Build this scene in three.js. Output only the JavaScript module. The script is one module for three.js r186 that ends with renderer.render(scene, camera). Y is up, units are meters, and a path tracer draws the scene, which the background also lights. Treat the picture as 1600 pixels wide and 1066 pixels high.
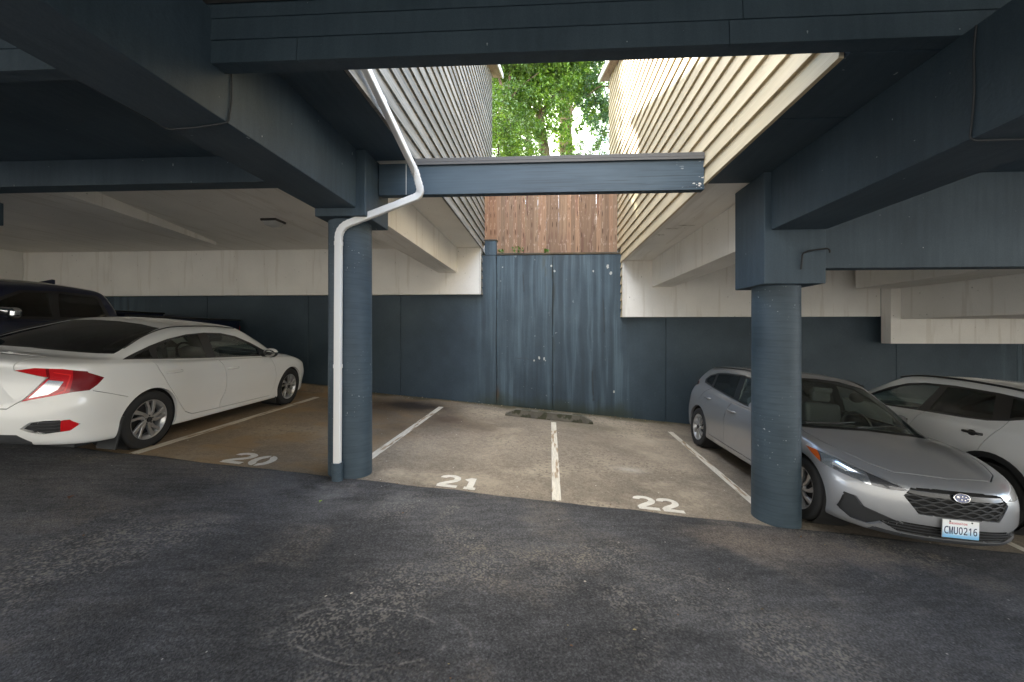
import * as THREE from 'three';
import { mergeGeometries, mergeVertices, toCreasedNormals } from 'three/addons/utils/BufferGeometryUtils.js';
import { RoundedBoxGeometry } from 'three/addons/geometries/RoundedBoxGeometry.js';
import { Brush, Evaluator, SUBTRACTION, INTERSECTION, ADDITION } from 'three-bvh-csg';
import { TessellateModifier } from 'three/addons/modifiers/TessellateModifier.js';

// ---------------------------------------------------------------- camera, sky, sun, exposure
const EYE = 1.7;                                   // eye height over the drive at x = 0
const scene = new THREE.Scene();
const camera = new THREE.PerspectiveCamera(2 * Math.atan(533 / 635) * 180 / Math.PI, 1600 / 1066, 0.05, 900);
camera.position.set(0, EYE, 0);
camera.rotation.y = Math.atan(34 / 635);
camera.setViewOffset(1600, 1066, -18, 13, 1600, 1066);
camera.updateProjectionMatrix();
const renderer = new THREE.WebGLRenderer();
renderer.toneMapping = THREE.LinearToneMapping;
renderer.toneMappingExposure = 6.9;
renderer.shadowMap.enabled = true;

let seed = 7;
const rnd = () => { seed = (seed * 1664525 + 1013904223) % 4294967296; return seed / 4294967296; };
const rr = (a, b) => a + (b - a) * rnd();
function hash(x, y, s) { let h = Math.imul(x, 374761393) ^ Math.imul(y, 668265263) ^ Math.imul(s, 2147483647 - 5); h = Math.imul(h ^ (h >>> 13), 1274126177); h ^= h >>> 16; return (h >>> 0) / 4294967296; }
const PT = new Uint8Array(1024), RT = new Float32Array(256);
{ const q = [...Array(256).keys()]; let z = 12345; for (let i = 255; i > 0; i--) { z = (Math.imul(z, 1664525) + 1013904223) >>> 0; const j = z % (i + 1); const t = q[i]; q[i] = q[j]; q[j] = t; } for (let i = 0; i < 1024; i++) PT[i] = q[i & 255]; for (let i = 0; i < 256; i++) RT[i] = ((q[i] * 181 + q[(i + 77) & 255]) % 256) / 255; }
function vn(x, y, s, px = 0, py = 0) {             // value noise, periodic when px / py are given
  const xi = Math.floor(x), yi = Math.floor(y); let fx = x - xi, fy = y - yi;
  fx = fx * fx * (3 - 2 * fx); fy = fy * fy * (3 - 2 * fy);
  let x0 = xi, x1 = xi + 1, y0 = yi, y1 = yi + 1;
  if (px) { x0 = ((x0 % px) + px) % px; x1 = ((x1 % px) + px) % px; }
  if (py) { y0 = ((y0 % py) + py) % py; y1 = ((y1 % py) + py) % py; }
  const sa = PT[s & 255], sx0 = PT[(PT[(x0 + sa) & 255] + (x0 >> 8) * 3) & 1023], sx1 = PT[(PT[(x1 + sa) & 255] + (x1 >> 8) * 3) & 1023], yy0 = (y0 + (y0 >> 8) * 7) & 255, yy1 = (y1 + (y1 >> 8) * 7) & 255;
  const a = RT[PT[sx0 + yy0]], b = RT[PT[sx1 + yy0]], c = RT[PT[sx0 + yy1]], d = RT[PT[sx1 + yy1]];
  return a + (b - a) * fx + (c - a) * fy + (a - b - c + d) * fx * fy;
}
function fbm(x, y, s, o = 4, px = 0, py = 0) {
  let v = 0, a = 0.5, t = 0;
  for (let i = 0; i < o; i++) { v += a * vn(x, y, s + i * 17, px, py); t += a; a *= 0.5; x *= 2; y *= 2; px *= 2; py *= 2; }
  return v / t;
}
const clamp = (v, a = 0, b = 1) => Math.min(b, Math.max(a, v));
const sstep = (a, b, v) => { v = clamp((v - a) / (b - a)); return v * v * (3 - 2 * v); };
const mix = (a, b, t) => a + (b - a) * t;
const mix3 = (a, b, t) => [a[0] + (b[0] - a[0]) * t, a[1] + (b[1] - a[1]) * t, a[2] + (b[2] - a[2]) * t];

// sky: broken bright cloud over pale blue
{
  const w = 1024, h = 512, data = new Float32Array(w * h * 4);
  for (let j = 0; j < h; j++) for (let i = 0; i < w; i++) {
    const el = ((j + 0.5) / h - 0.5) * Math.PI, az = (i / w) * Math.PI * 2;
    const up = Math.max(0, Math.sin(el));
    const k = 1 / (up + 0.22), cx = Math.cos(az) * Math.cos(el) * k, cz = Math.sin(az) * Math.cos(el) * k;
    const n = fbm(cx * 1.7 + 40, cz * 1.7 + 40, 91, 6);
    const cl = sstep(0.40, 0.60, n);
    const blue = mix3([0.62, 0.80, 1.0], [0.26, 0.50, 0.95], Math.pow(up, 0.6));
    const c = mix3(blue.map((v) => v * 0.85), [1.28, 1.27, 1.25].map((v) => v * (0.8 + 0.45 * n)), cl);
    const o = (j * w + i) * 4;
    data[o] = c[0]; data[o + 1] = c[1]; data[o + 2] = c[2]; data[o + 3] = 1;
  }
  const sky = new THREE.DataTexture(data, w, h, THREE.RGBAFormat, THREE.FloatType);
  sky.mapping = THREE.EquirectangularReflectionMapping; sky.magFilter = THREE.LinearFilter; sky.needsUpdate = true;
  scene.background = sky; scene.environment = sky;
}
const sun = new THREE.DirectionalLight(new THREE.Color(1, 0.95, 0.86), 4);
sun.position.set(-2.84 * 10, EYE + 2.95 * 10, -3.1 * 10); sun.target.position.set(0, EYE, 0);
sun.castShadow = true; sun.shadow.mapSize.set(4096, 4096); sun.shadow.radius = 2;
Object.assign(sun.shadow.camera, { left: -30, right: 30, top: 30, bottom: -30, near: 1, far: 120 });
sun.name = 'sun'; scene.add(sun, sun.target);
// ---------------------------------------------------------------- helpers
// places are given as X (right), Y (over the eye), D (metres in front of the camera)
const V = (X, Y, D) => new THREE.Vector3(X, Y + EYE, -D);
const SL = -0.09;                                  // the whole site falls to the right
const gy = (X) => -EYE + SL * clamp(X, -26, 26);   // ground, in Y
const names = new Map();
function numbered(n) { const k = names.get(n) || 0; names.set(n, k + 1); return k ? n + '_' + String(k).padStart(3, '0') : n; }
function fin(o) { o.traverse((m) => { if (m.isMesh) { m.castShadow = true; m.receiveShadow = true; } }); return o; }
function mesh(name, geo, m, parent) { const o = new THREE.Mesh(geo, m); o.name = name; o.castShadow = o.receiveShadow = true; (parent || scene).add(o); return o; }
function thing(name, label, category, pos, group) {
  const g = new THREE.Group(); g.name = numbered(name); g.userData = { label, category }; if (group) g.userData.group = group;
  if (pos) g.position.copy(pos); scene.add(g); return g;
}
function structure(name, geo, m, label) { const o = mesh(numbered(name), geo, m); o.userData = { kind: 'structure', label, category: name.replace(/_/g, ' ').split(' ').slice(-1)[0] }; return o; }
// metre uv by the way each face points (flat faces)
function uvm(geo, k = 1, ox = 0, oy = 0) {
  const g = geo.index ? geo.toNonIndexed() : geo; g.computeVertexNormals();
  const p = g.attributes.position, n = g.attributes.normal, uv = new Float32Array(p.count * 2);
  for (let i = 0; i < p.count; i++) {
    const ax = Math.abs(n.getX(i)), ay = Math.abs(n.getY(i)), az = Math.abs(n.getZ(i));
    let u, v;
    if (ax >= ay && ax >= az) { u = p.getZ(i); v = p.getY(i); } else if (ay >= az) { u = p.getX(i); v = p.getZ(i); } else { u = p.getX(i); v = p.getY(i); }
    uv[2 * i] = u * k + ox; uv[2 * i + 1] = v * k + oy;
  }
  g.setAttribute('uv', new THREE.BufferAttribute(uv, 2)); return g;
}
function boxg(x0, x1, y0, y1, d0, d1, bevel = 0) {  // a box between planes, optionally with small rounded edges
  const w = x1 - x0, h = y1 - y0, d = d1 - d0;
  const g = bevel ? new RoundedBoxGeometry(w, h, d, 2, bevel) : new THREE.BoxGeometry(w, h, d);
  g.translate((x0 + x1) / 2, (y0 + y1) / 2 + EYE, -(d0 + d1) / 2); return bevel ? g : uvm(g);
}
function rbox(x0, x1, y0, y1, d0, d1, bevel = 0.008, ox = 0, oy = 0) {   // bevelled box with metre uv
  const g = boxg(x0, x1, y0, y1, d0, d1, bevel), n = g.attributes.normal.clone(), q = uvm(g.clone(), 1, ox, oy);
  q.setAttribute('normal', (g.index ? g.toNonIndexed() : g).attributes.normal); return q;
}
function prismG(pts, len) {                         // polygon in xy, pushed along +z
  const s = new THREE.Shape(pts.map((p) => new THREE.Vector2(p[0], p[1])));
  return new THREE.ExtrudeGeometry(s, { depth: len, bevelEnabled: false });
}
const merge = (l) => mergeGeometries(l.map((g) => { const q = g.index ? g.toNonIndexed() : g.clone(); for (const k of Object.keys(q.attributes)) if (!['position', 'normal', 'uv'].includes(k)) q.deleteAttribute(k); return q; }), false);
function tex(w, h, fn, srgb = true) {               // fn(u, v, i, j) gives [r,g,b] 0..255, or one grey
  const a = new Uint8Array(w * h * 4);
  for (let j = 0; j < h; j++) for (let i = 0; i < w; i++) {
    const c = fn(i / w, j / h, i, j), o = (j * w + i) * 4;
    if (typeof c === 'number') { a[o] = a[o + 1] = a[o + 2] = clamp(c, 0, 255); a[o + 3] = 255; } else { a[o] = clamp(c[0], 0, 255); a[o + 1] = clamp(c[1], 0, 255); a[o + 2] = clamp(c[2], 0, 255); a[o + 3] = c.length > 3 ? clamp(c[3], 0, 255) : 255; }
  }
  const t = new THREE.DataTexture(a, w, h, THREE.RGBAFormat); t.magFilter = THREE.LinearFilter; t.minFilter = THREE.LinearMipmapLinearFilter; t.generateMipmaps = true;
  t.wrapS = t.wrapT = THREE.RepeatWrapping; if (srgb) t.colorSpace = THREE.SRGBColorSpace; t.needsUpdate = true; return t;
}
const rep = (t, x, y, ox = 0, oy = 0) => { const c = t.clone(); c.repeat.set(x, y); c.offset.set(ox, oy); c.needsUpdate = true; return c; };
const std = (o) => new THREE.MeshStandardMaterial(o);
const phy = (o) => new THREE.MeshPhysicalMaterial(o);
const lin = (r, g, b) => new THREE.Color().setRGB(r, g, b);
// ---------------------------------------------------------------- surfaces
const fineBump = tex(512, 512, (u, v) => 255 * (0.55 * fbm(u * 64, v * 64, 3, 3, 64, 64) + 0.45 * fbm(u * 12, v * 12, 8, 3, 12, 12)), false);
const grit = tex(1024, 1024, (u, v) => { const a = vn(u * 150, v * 150, 5, 150, 150), b = vn(u * 310, v * 310, 6, 310, 310), c = fbm(u * 20, v * 20, 15, 3, 20, 20); return 255 * clamp(0.5 * sstep(0.2, 0.8, a) + 0.3 * b + 0.2 * c); }, false);
const PAINT = [57, 72, 82];                         // the one slate blue paint used on every beam, post and wall
// asphalt drive, 11 m by 5.5 m: aggregate, pale worn patches, tan silt, scuffs
const AX0 = -5.5, AD0 = -1.3, AW = 11, AH = 5.5;
const asphaltMap = tex(2048, 1024, (u, v) => {
  const X = AX0 + u * AW, D = AD0 + v * AH;
  const wx = X + 0.5 * (fbm(X * 1.3, D * 1.3, 21, 3) - 0.5), wd = D + 0.5 * (fbm(X * 1.3, D * 1.3, 22, 3) - 0.5);
  const big = fbm(wx * 0.55, wd * 0.8, 31, 4), mid = fbm(wx * 2.2, wd * 3.4, 32, 4), fine = vn(u * 1500, v * 750, 33), fine2 = vn(u * 640, v * 320, 34);
  let g = 66 + 54 * (big - 0.5) + 30 * (mid - 0.5) + 46 * (fine - 0.5) * (0.6 + 0.5 * fine2) + 26 * (vn(u * 2048, v * 1024, 35) - 0.5) + 6 * (fine2 - 0.5);
  let c = [g, g * 0.992, g * 1.01];
  // brushed sealer: short streaks along the drive
  const st = fbm(X * 5 + D * 2.5, D * 26 - X * 7, 41, 3); c = c.map((q) => q + 26 * (st - 0.5));
  // worn spots where the pale stone shows
  const wear = sstep(0.50, 0.70, fbm(wx * 1.0 + 3, wd * 1.4, 51, 5) + 0.10 * Math.exp(-((X + 0.75) ** 2 + (D - 2.75) ** 2 * 2) / 0.5) + 0.12 * Math.exp(-((X - 0.3) ** 2 * 0.5 + (D - 3.3) ** 2 * 4) / 0.4));
  const chip = sstep(0.50, 0.64, 0.35 * fbm(u * 230, v * 115, 52, 3) + 0.65 * vn(u * 1100, v * 550, 53));
  c = mix3(c, [134, 127, 117], wear * chip * 0.62);
  const silt = sstep(0.55, 0.75, fbm(X * 1.7, D * 2.6, 54, 4) + 0.25 * Math.exp(-((X - 1.9) ** 2 * 1.2 + (D - 3.75) ** 2 * 12)) + 0.1 * Math.exp(-((D - 4.0) ** 2) * 40));
  c = mix3(c, [128, 116, 102], silt * 0.4 * (0.35 + 0.65 * chip));
  // a pale scuff ring and its tail
  const rx = (X + 0.95) / 0.43, rd = (D - 2.12) / 0.20, ang = Math.atan2(rd, rx), rad = Math.hypot(rx, rd) + 0.16 * (fbm(Math.cos(ang) * 2 + 5, Math.sin(ang) * 2 + 5, 61, 3) - 0.5);
  const ring = Math.exp(-(((rad - 1) / 0.028) ** 2)) * sstep(0.35, 0.55, fbm(X * 9, D * 9, 62, 2)) + 0.7 * Math.exp(-(((rad - 1.33) / 0.025) ** 2)) * sstep(0.50, 0.62, fbm(X * 4, D * 4, 63, 2)) * (rd > -0.2 ? 1 : 0);
  c = mix3(c, [150, 144, 136], clamp(ring) * (0.2 + 0.4 * fine));
  if (hash(Math.floor(u * 1400), Math.floor(v * 700), 71) > 0.99982) c = mix3(c, [190, 186, 178], 0.8);
  // pale dust tracked round the foot of the post
  const tan = sstep(0.35, 0.75, fbm(X * 4, D * 6, 82, 4) * 0.7 + 0.75 * Math.exp(-((X - 2.05) ** 2 * 1.3 + (D - 3.72) ** 2 * 9))) * sstep(0.9, 1.5, X); c = mix3(c, [140, 122, 104], tan * 0.5 * Math.exp(-((D - 3.75) ** 2) * 6) * (0.5 + 0.8 * fine));
  const dust = Math.exp(-((X + 1.9) ** 2 * 2 + (D - 3.85) ** 2 * 5)) * sstep(0.3, 0.7, fbm(X * 3, D * 4, 81, 4)); c = mix3(c, [132, 131, 131], dust * 0.6);
  return c;
});
// concrete bays, 12 m by 5 m: brown oil and tyre stains, pale trowel marks, moss by the wall
const CX0 = -6.5, CD0 = 4.0, CW = 12, CH = 5.1;
const concreteMap = tex(2048, 1024, (u, v) => {
  const X = CX0 + u * CW, D = CD0 + v * CH;
  const wx = X + 0.6 * (fbm(X, D, 121, 3) - 0.5), wd = D + 0.6 * (fbm(X, D, 122, 3) - 0.5);
  const big = fbm(wx * 0.6, wd * 0.7, 101, 4), mid = fbm(wx * 2.4, wd * 2.8, 102, 5), fine = vn(u * 1300, v * 560, 103), f2 = fbm(u * 300, v * 130, 104, 3);
  let g = 138 + 44 * (big - 0.5) + 32 * (mid - 0.5) + 30 * (fine - 0.5) + 24 * (f2 - 0.5) + 18 * (vn(u * 2048, v * 870, 108) - 0.5);
  let c = [g, g * 0.915, g * 0.80];
  const pale = sstep(0.52, 0.72, fbm(wx * 1.3 + 9, wd * 1.6, 105, 5)); c = mix3(c, [172, 159, 138], pale * 0.5 * (0.5 + f2));
  const pit = sstep(0.60, 0.72, fbm(u * 420, v * 180, 106, 2)) * sstep(0.45, 0.6, fbm(wx * 1.1, wd * 1.3, 107, 4)); c = mix3(c, [104, 96, 84], pit * 0.6);
  // bay 20: brown stained by drips
  const bay = sstep(-1.7, -2.5, X + 0.5 * (fbm(X * 1.5, D * 1.5, 110, 4) - 0.5)); c = mix3(c, [146, 119, 84], bay * (0.30 + 0.45 * sstep(0.35, 0.65, mid)));
  const spot = (x, d, rx, rd, k, col) => { const q = Math.exp(-(((X - x) / rx) ** 2 + ((D - d) / rd) ** 2) * 1.2) * (0.45 + 1.1 * fbm(X * 4, D * 4, 111, 4)); c = mix3(c, col, clamp(q * k)); };
  spot(-2.6, 8.0, 0.75, 0.45, 1.1, [46, 36, 26]); spot(-3.3, 7.4, 0.9, 0.8, 0.5, [70, 52, 34]); spot(-1.75, 7.1, 0.45, 0.8, 0.75, [78, 64, 50]);
  spot(-1.2, 6.9, 0.5, 0.4, 0.5, [86, 72, 58]); spot(-2.3, 6.2, 0.3, 0.6, 0.5, [82, 66, 48]); spot(1.1, 6.6, 0.5, 0.7, 0.35, [98, 88, 76]); spot(0.8, 7.7, 0.7, 0.3, 0.45, [96, 90, 72]);
  spot(3.4, 5.5, 0.8, 1.6, 0.7, [64, 56, 48]); spot(-5.6, 5.5, 0.9, 1.6, 0.7, [60, 50, 40]); spot(1.1, 5.4, 0.22, 0.12, 0.5, [200, 196, 188]);
  // moss and silt at the wall foot
  const moss = sstep(8.55, 8.98, D + 0.5 * (fbm(X * 2.5, D * 2.5, 112, 4) - 0.5)); c = mix3(c, [70, 66, 44], moss * 0.75);
  const crack = Math.exp(-(((D - 5.0 - 0.25 * fbm(X * 1.4, 3, 113, 4) - 0.12 * X) / 0.006) ** 2)); c = mix3(c, [84, 76, 66], crack * 0.35);
  if (hash(Math.floor(u * 900), Math.floor(v * 380), 114) > 0.9997) c = [214, 208, 196];
  return c;
});
// slate blue paint on cast concrete, 11 m by 4.4 m: run marks, patches of darker repaint, chips
const WX0 = -5.5, WY0 = -2.3, WW = 11, WH = 4.4;
const wallMap = tex(2048, 1024, (u, v) => {
  const X = WX0 + u * WW, Y = WY0 + v * WH;
  const open = sstep(-1.9, -1.1, X) * sstep(2.3, 1.5, X);                        // where rain reaches the wall
  const big = fbm(X * 0.9, Y * 0.9, 201, 4), mid = fbm(X * 3, Y * 3, 202, 4), fine = vn(u * 1200, v * 500, 203);
  const run = fbm(X * 11 + 0.3 * fbm(X * 4, Y * 3, 209, 2), Y * 0.55, 204, 4), run2 = fbm(X * 34, Y * 0.9, 205, 3);
  let c = PAINT.map((q, k) => q + [24, 24, 22][k] * (big - 0.5) + 14 * (mid - 0.5) + 8 * (fine - 0.5));
  c = mix3(c, [112, 133, 144], open * sstep(0.36, 0.74, run) * 0.42 * (0.4 + run2));
  c = mix3(c, [46, 58, 66], open * sstep(0.62, 0.78, 1 - run) * 0.4);
  const pat = sstep(0.63, 0.68, fbm(X * 2.6, Y * 1.5, 206, 4)) * sstep(-1.0, -2.2, X); c = mix3(c, [52, 66, 78], pat * 0.35);
  for (const [x, y, w, h] of [[-1.88, 0.07, 0.08, 0.16], [-1.63, -0.28, 0.07, 0.17], [-1.36, 0.18, 0.05, 0.2], [-2.25, -0.42, 0.1, 0.16]]) {
    const q = Math.hypot((X - x + 0.1 * (mid - 0.5)) / w, (Y - y) / h) + 0.8 * (fbm(X * 12, Y * 8, 207, 3) - 0.5); c = mix3(c, [47, 59, 70], sstep(1.3, 0.5, q) * 0.5);
  }
  // the dark run under the spout and rust by the foot
  const s0 = Math.exp(-(((X - 0.16 + 0.02 * Math.sin(Y * 5)) / 0.035) ** 2)) * sstep(-1.7, 1.75, Y + 0.2) ; c = mix3(c, [34, 38, 36], s0 * 0.85 * sstep(0.25, 0.55, fbm(X * 30, Y * 2.4, 208, 3)));
  const s1 = Math.exp(-(((X + 0.02) / 0.05) ** 2)) * sstep(0.2, 1.7, Y); c = mix3(c, [70, 76, 70], s1 * 0.6 * sstep(0.4, 0.6, fbm(X * 30, Y * 6, 210, 3)));
  for (const [x, y0, y1, w] of [[-1.08, -1.62, 1.7, 0.012], [-0.49, 0.9, 1.35, 0.012], [1.05, -1.5, -0.7, 0.02], [1.27, 0, 1.0, 0.012]]) if (Y > y0 && Y < y1) c = mix3(c, [40, 47, 50], Math.exp(-(((X - x - 0.02 * Math.sin(Y * 3 + x)) / w) ** 2)) * 0.65 * sstep(0.3, 0.5, fbm(X * 9, Y * 5, 211, 3)));
  const rust = Math.exp(-(((X + 1.06) / 0.035) ** 2 + ((Y + 1.42) / 0.16) ** 2)); c = mix3(c, [96, 60, 38], rust * 0.9 * sstep(0.3, 0.6, mid));
  const algae = sstep(-1.35, -1.72, Y + 0.08 * X + 0.35 * (fbm(X * 3, Y * 3, 212, 4) - 0.5)) * open; c = mix3(c, [46, 54, 42], algae * 0.75);
  const cr = Math.exp(-(((Y + 0.62 + 0.16 * (fbm(X * 3, 1, 213, 4) - 0.5)) / 0.01) ** 2)) * sstep(-0.75, -0.6, X) * sstep(0.05, -0.05, X); c = mix3(c, [66, 76, 82], cr * 0.8);
  const chip = sstep(0.865, 0.875, fbm(X * 13, Y * 13, 214, 3)) * (0.2 + open); c = mix3(c, [150, 158, 158], clamp(chip) * 0.6);
  for (const [x, y, r] of [[-0.14, -0.56, 0.022], [-0.03, -0.58, 0.022], [-0.25, -0.62, 0.016], [0.0, -0.62, 0.012], [0.2, 1.36, 0.02], [0.13, 1.47, 0.02], [1.36, 1.45, 0.03], [1.43, 1.3, 0.026], [1.05, 1.35, 0.014], [-0.95, 1.45, 0.012], [1.5, -1.3, 0.02]]) if (Math.hypot(X - x, (Y - y) * 0.7) < r * (0.6 + 0.8 * fbm(X * 40, Y * 40, 215, 2))) c = [178, 180, 174];
  return c;
});
const paintMap = tex(1024, 1024, (u, v) => {                                   // blue paint on steel and board, tiles every 2 m
  const b = fbm(u * 4, v * 4, 301, 5, 4, 4), r = fbm(u * 60, v * 6, 302, 3, 60, 6), f = vn(u * 500, v * 500, 303, 500, 500), ch = sstep(0.885, 0.90, fbm(u * 50, v * 50, 304, 3, 50, 50));
  let c = PAINT.map((q) => q + 20 * (b - 0.5) + 12 * (r - 0.5) + 8 * (f - 0.5)); c = mix3(c, [178, 182, 182], ch * 0.8); return c;
});
const shaftMap = tex(1024, 1024, (u, v) => {                                   // the round posts: form spiral, scuffs low down
  const sp = 0.5 + 0.5 * Math.sin((v * 24 + u) * Math.PI * 2), b = fbm(u * 5, v * 5, 311, 5, 5, 5), f = fbm(u * 10, v * 90, 312, 3, 10, 90), ch = sstep(0.80, 0.83, fbm(u * 60, v * 80, 313, 3, 60, 80));
  let c = PAINT.map((q) => q + 24 * (b - 0.5) + 12 * (f - 0.5) - 5 * Math.pow(sp, 12)); c = mix3(c, [170, 176, 176], ch * 0.75 * sstep(0.40, 0.6, fbm(u * 4, v * 4, 314, 3, 4, 4))); return c;
});
const shaftBump = tex(512, 512, (u, v) => 255 * (0.6 + 0.25 * (fbm(u * 24, v * 24, 321, 3, 24, 24) - 0.5) - 0.4 * Math.pow(0.5 + 0.5 * Math.sin((v * 24 + u) * Math.PI * 2), 14)), false);
const whiteMap = tex(1024, 1024, (u, v) => {                                   // old white paint, tiles every 3 m
  const b = fbm(u * 5, v * 5, 331, 5, 5, 5), f = vn(u * 400, v * 400, 332, 400, 400), d = sstep(0.86, 0.89, fbm(u * 60, v * 50, 333, 3, 60, 50)), s = sstep(0.58, 0.75, fbm(u * 40, v * 3, 334, 4, 40, 3));
  let c = [236, 232, 224].map((q, k) => q + 18 * (b - 0.5) + 6 * (f - 0.5)); c = mix3(c, [206, 198, 184], s * 0.35); c = mix3(c, [120, 112, 100], d * 0.5); return c;
});
const creamMap = tex(512, 512, (u, v) => { const b = fbm(u * 3, v * 6, 341, 4, 3, 6), r = fbm(u * 8, v * 120, 342, 3, 8, 120); const k = 26 * (b - 0.5) + 16 * (r - 0.5); return [202 + k, 183 + k, 148 + k]; });
const greyMap = tex(512, 512, (u, v) => {
  const b = fbm(u * 4, v * 8, 351, 5, 4, 8), r = fbm(u * 10, v * 150, 352, 3, 10, 150), m = sstep(0.52, 0.72, fbm(u * 6, v * 12, 353, 4, 6, 12)); const k = 46 * (b - 0.5) + 46 * (r - 0.5);
  return mix3([140 + k, 136 + k, 127 + k], [104 + k, 106 + k, 101 + k], m * 0.75);
});
const siding_bump = tex(512, 512, (u, v) => 255 * fbm(u * 9, v * 130, 361, 3, 9, 130), false);
const woodMap = tex(1024, 1024, (u, v) => {                                    // weathered cedar, grain runs along v
  const w = fbm(u * 9, v * 1.2, 371, 4, 9, 0) , g = fbm(u * 90 + 6 * w, v * 3, 372, 4, 90, 3), b = fbm(u * 14, v * 3, 373, 4, 14, 3), sc = sstep(0.68, 0.74, fbm(u * 60, v * 24, 374, 3, 60, 24));
  let c = mix3([128, 104, 84], [164, 139, 117], g); c = mix3(c, [120, 92, 80], sstep(0.5, 0.75, b) * 0.7); c = mix3(c, [196, 176, 162], sc * 0.5);
  const kx = (u * 16) % 1, ky = (v * 5 + Math.floor(u * 16) * 0.37) % 1, kn = hash(Math.floor(u * 16), Math.floor(v * 5 + Math.floor(u * 16) * 0.37), 375);
  if (kn > 0.45) c = mix3(c, [58, 38, 30], sstep(0.10, 0.04, Math.hypot((kx - 0.5), (ky - 0.5) * 0.45)) * 0.85);
  return c;
});
const M = {
  asphalt: std({ map: asphaltMap, bumpMap: rep(grit, AW / 0.8, AH / 0.8), bumpScale: 0.0028, roughness: 0.88 }),
  concrete: std({ map: concreteMap, bumpMap: rep(grit, CW / 1.1, CH / 1.1), bumpScale: 0.0025, roughness: 0.9 }),
  wall: std({ map: wallMap, bumpMap: rep(fineBump, WW / 1.2, WH / 1.2), bumpScale: 0.003, roughness: 0.62 }),
  blue: std({ map: rep(paintMap, 0.5, 0.5), bumpMap: rep(fineBump, 0.9, 0.9), bumpScale: 0.002, roughness: 0.6 }),
  shaft: std({ map: shaftMap, bumpMap: shaftBump, bumpScale: 0.0018, roughness: 0.55 }),
  white: std({ map: rep(whiteMap, 1 / 3, 1 / 3), bumpMap: rep(fineBump, 0.8, 0.8), bumpScale: 0.003, roughness: 0.85 }),
  cream: std({ map: rep(creamMap, 0.5, 1 / 0.4), bumpMap: rep(siding_bump, 0.6, 2), bumpScale: 0.0012, roughness: 0.7 }),
  grey: std({ map: rep(greyMap, 0.5, 1 / 0.4), bumpMap: rep(siding_bump, 0.6, 2), bumpScale: 0.002, roughness: 0.8 }),
  spout: phy({ color: lin(0.80, 0.79, 0.76), roughness: 0.42, clearcoat: 0.15, bumpMap: rep(fineBump, 1, 1), bumpScale: 0.0006 }),
  flash: std({ color: lin(0.10, 0.095, 0.09), roughness: 0.75, metalness: 0.0, bumpMap: rep(fineBump, 2, 2), bumpScale: 0.001 }),
  trim: std({ color: lin(0.66, 0.63, 0.57), roughness: 0.6 }),
  dark: std({ color: lin(0.012, 0.012, 0.013), roughness: 0.6 }),
  roof: std({ color: lin(0.07, 0.068, 0.065), roughness: 0.95 }),
  cable: std({ color: lin(0.03, 0.034, 0.038), roughness: 0.6 }),
  linePaint: null,
};

const tones = (m, l) => l.map((k) => { const q = m.clone(); q.color = lin(k, k, k * 0.995); return q; });
M.creams = tones(M.cream, [1, 0.95, 1.04, 0.91]); M.greys = tones(M.grey, [1, 0.9, 1.08, 0.82]);
// ---------------------------------------------------------------- ground
function sheet(x0, x1, d0, d1, nx, nd, yf, uvf) {
  const g = new THREE.PlaneGeometry(1, 1, nx, nd), p = g.attributes.position, uv = g.attributes.uv;
  for (let i = 0; i < p.count; i++) { const X = mix(x0, x1, p.getX(i) + 0.5), D = mix(d0, d1, p.getY(i) + 0.5); p.setXYZ(i, X, yf(X, D) + EYE, -D); const q = uvf(X, D); uv.setXY(i, q[0], q[1]); }
  g.computeVertexNormals(); return g;
}
{ // the land beyond: level with the drive in front, held up behind the retaining wall
  const xs = [-320, -120, -60, -30, -26, -18, -10, 0, 10, 18, 26, 30, 60, 120, 320], ds = [-320, -120, -60, -26, -8, 0, 8, 9.08, 9.14, 10, 12, 16, 24, 40, 80, 160, 320], P = [], I = [];
  for (const D of ds) for (const X of xs) P.push(X, (D > 9.1 ? 1.70 + 0.045 * (Math.min(D, 90) - 9) : gy(X) - 0.09) + EYE, -D);
  for (let j = 0; j < ds.length - 1; j++) for (let i = 0; i < xs.length - 1; i++) { const a = j * xs.length + i, b = a + 1, c = a + xs.length, d = c + 1; I.push(a, b, d, a, d, c); }
  const g = new THREE.BufferGeometry(); g.setAttribute('position', new THREE.Float32BufferAttribute(P, 3)); g.setIndex(I); g.computeVertexNormals();
  structure('ground', g, std({ color: lin(0.075, 0.075, 0.05), roughness: 1 }), 'open ground beyond the drive and behind the fence');
}
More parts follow.
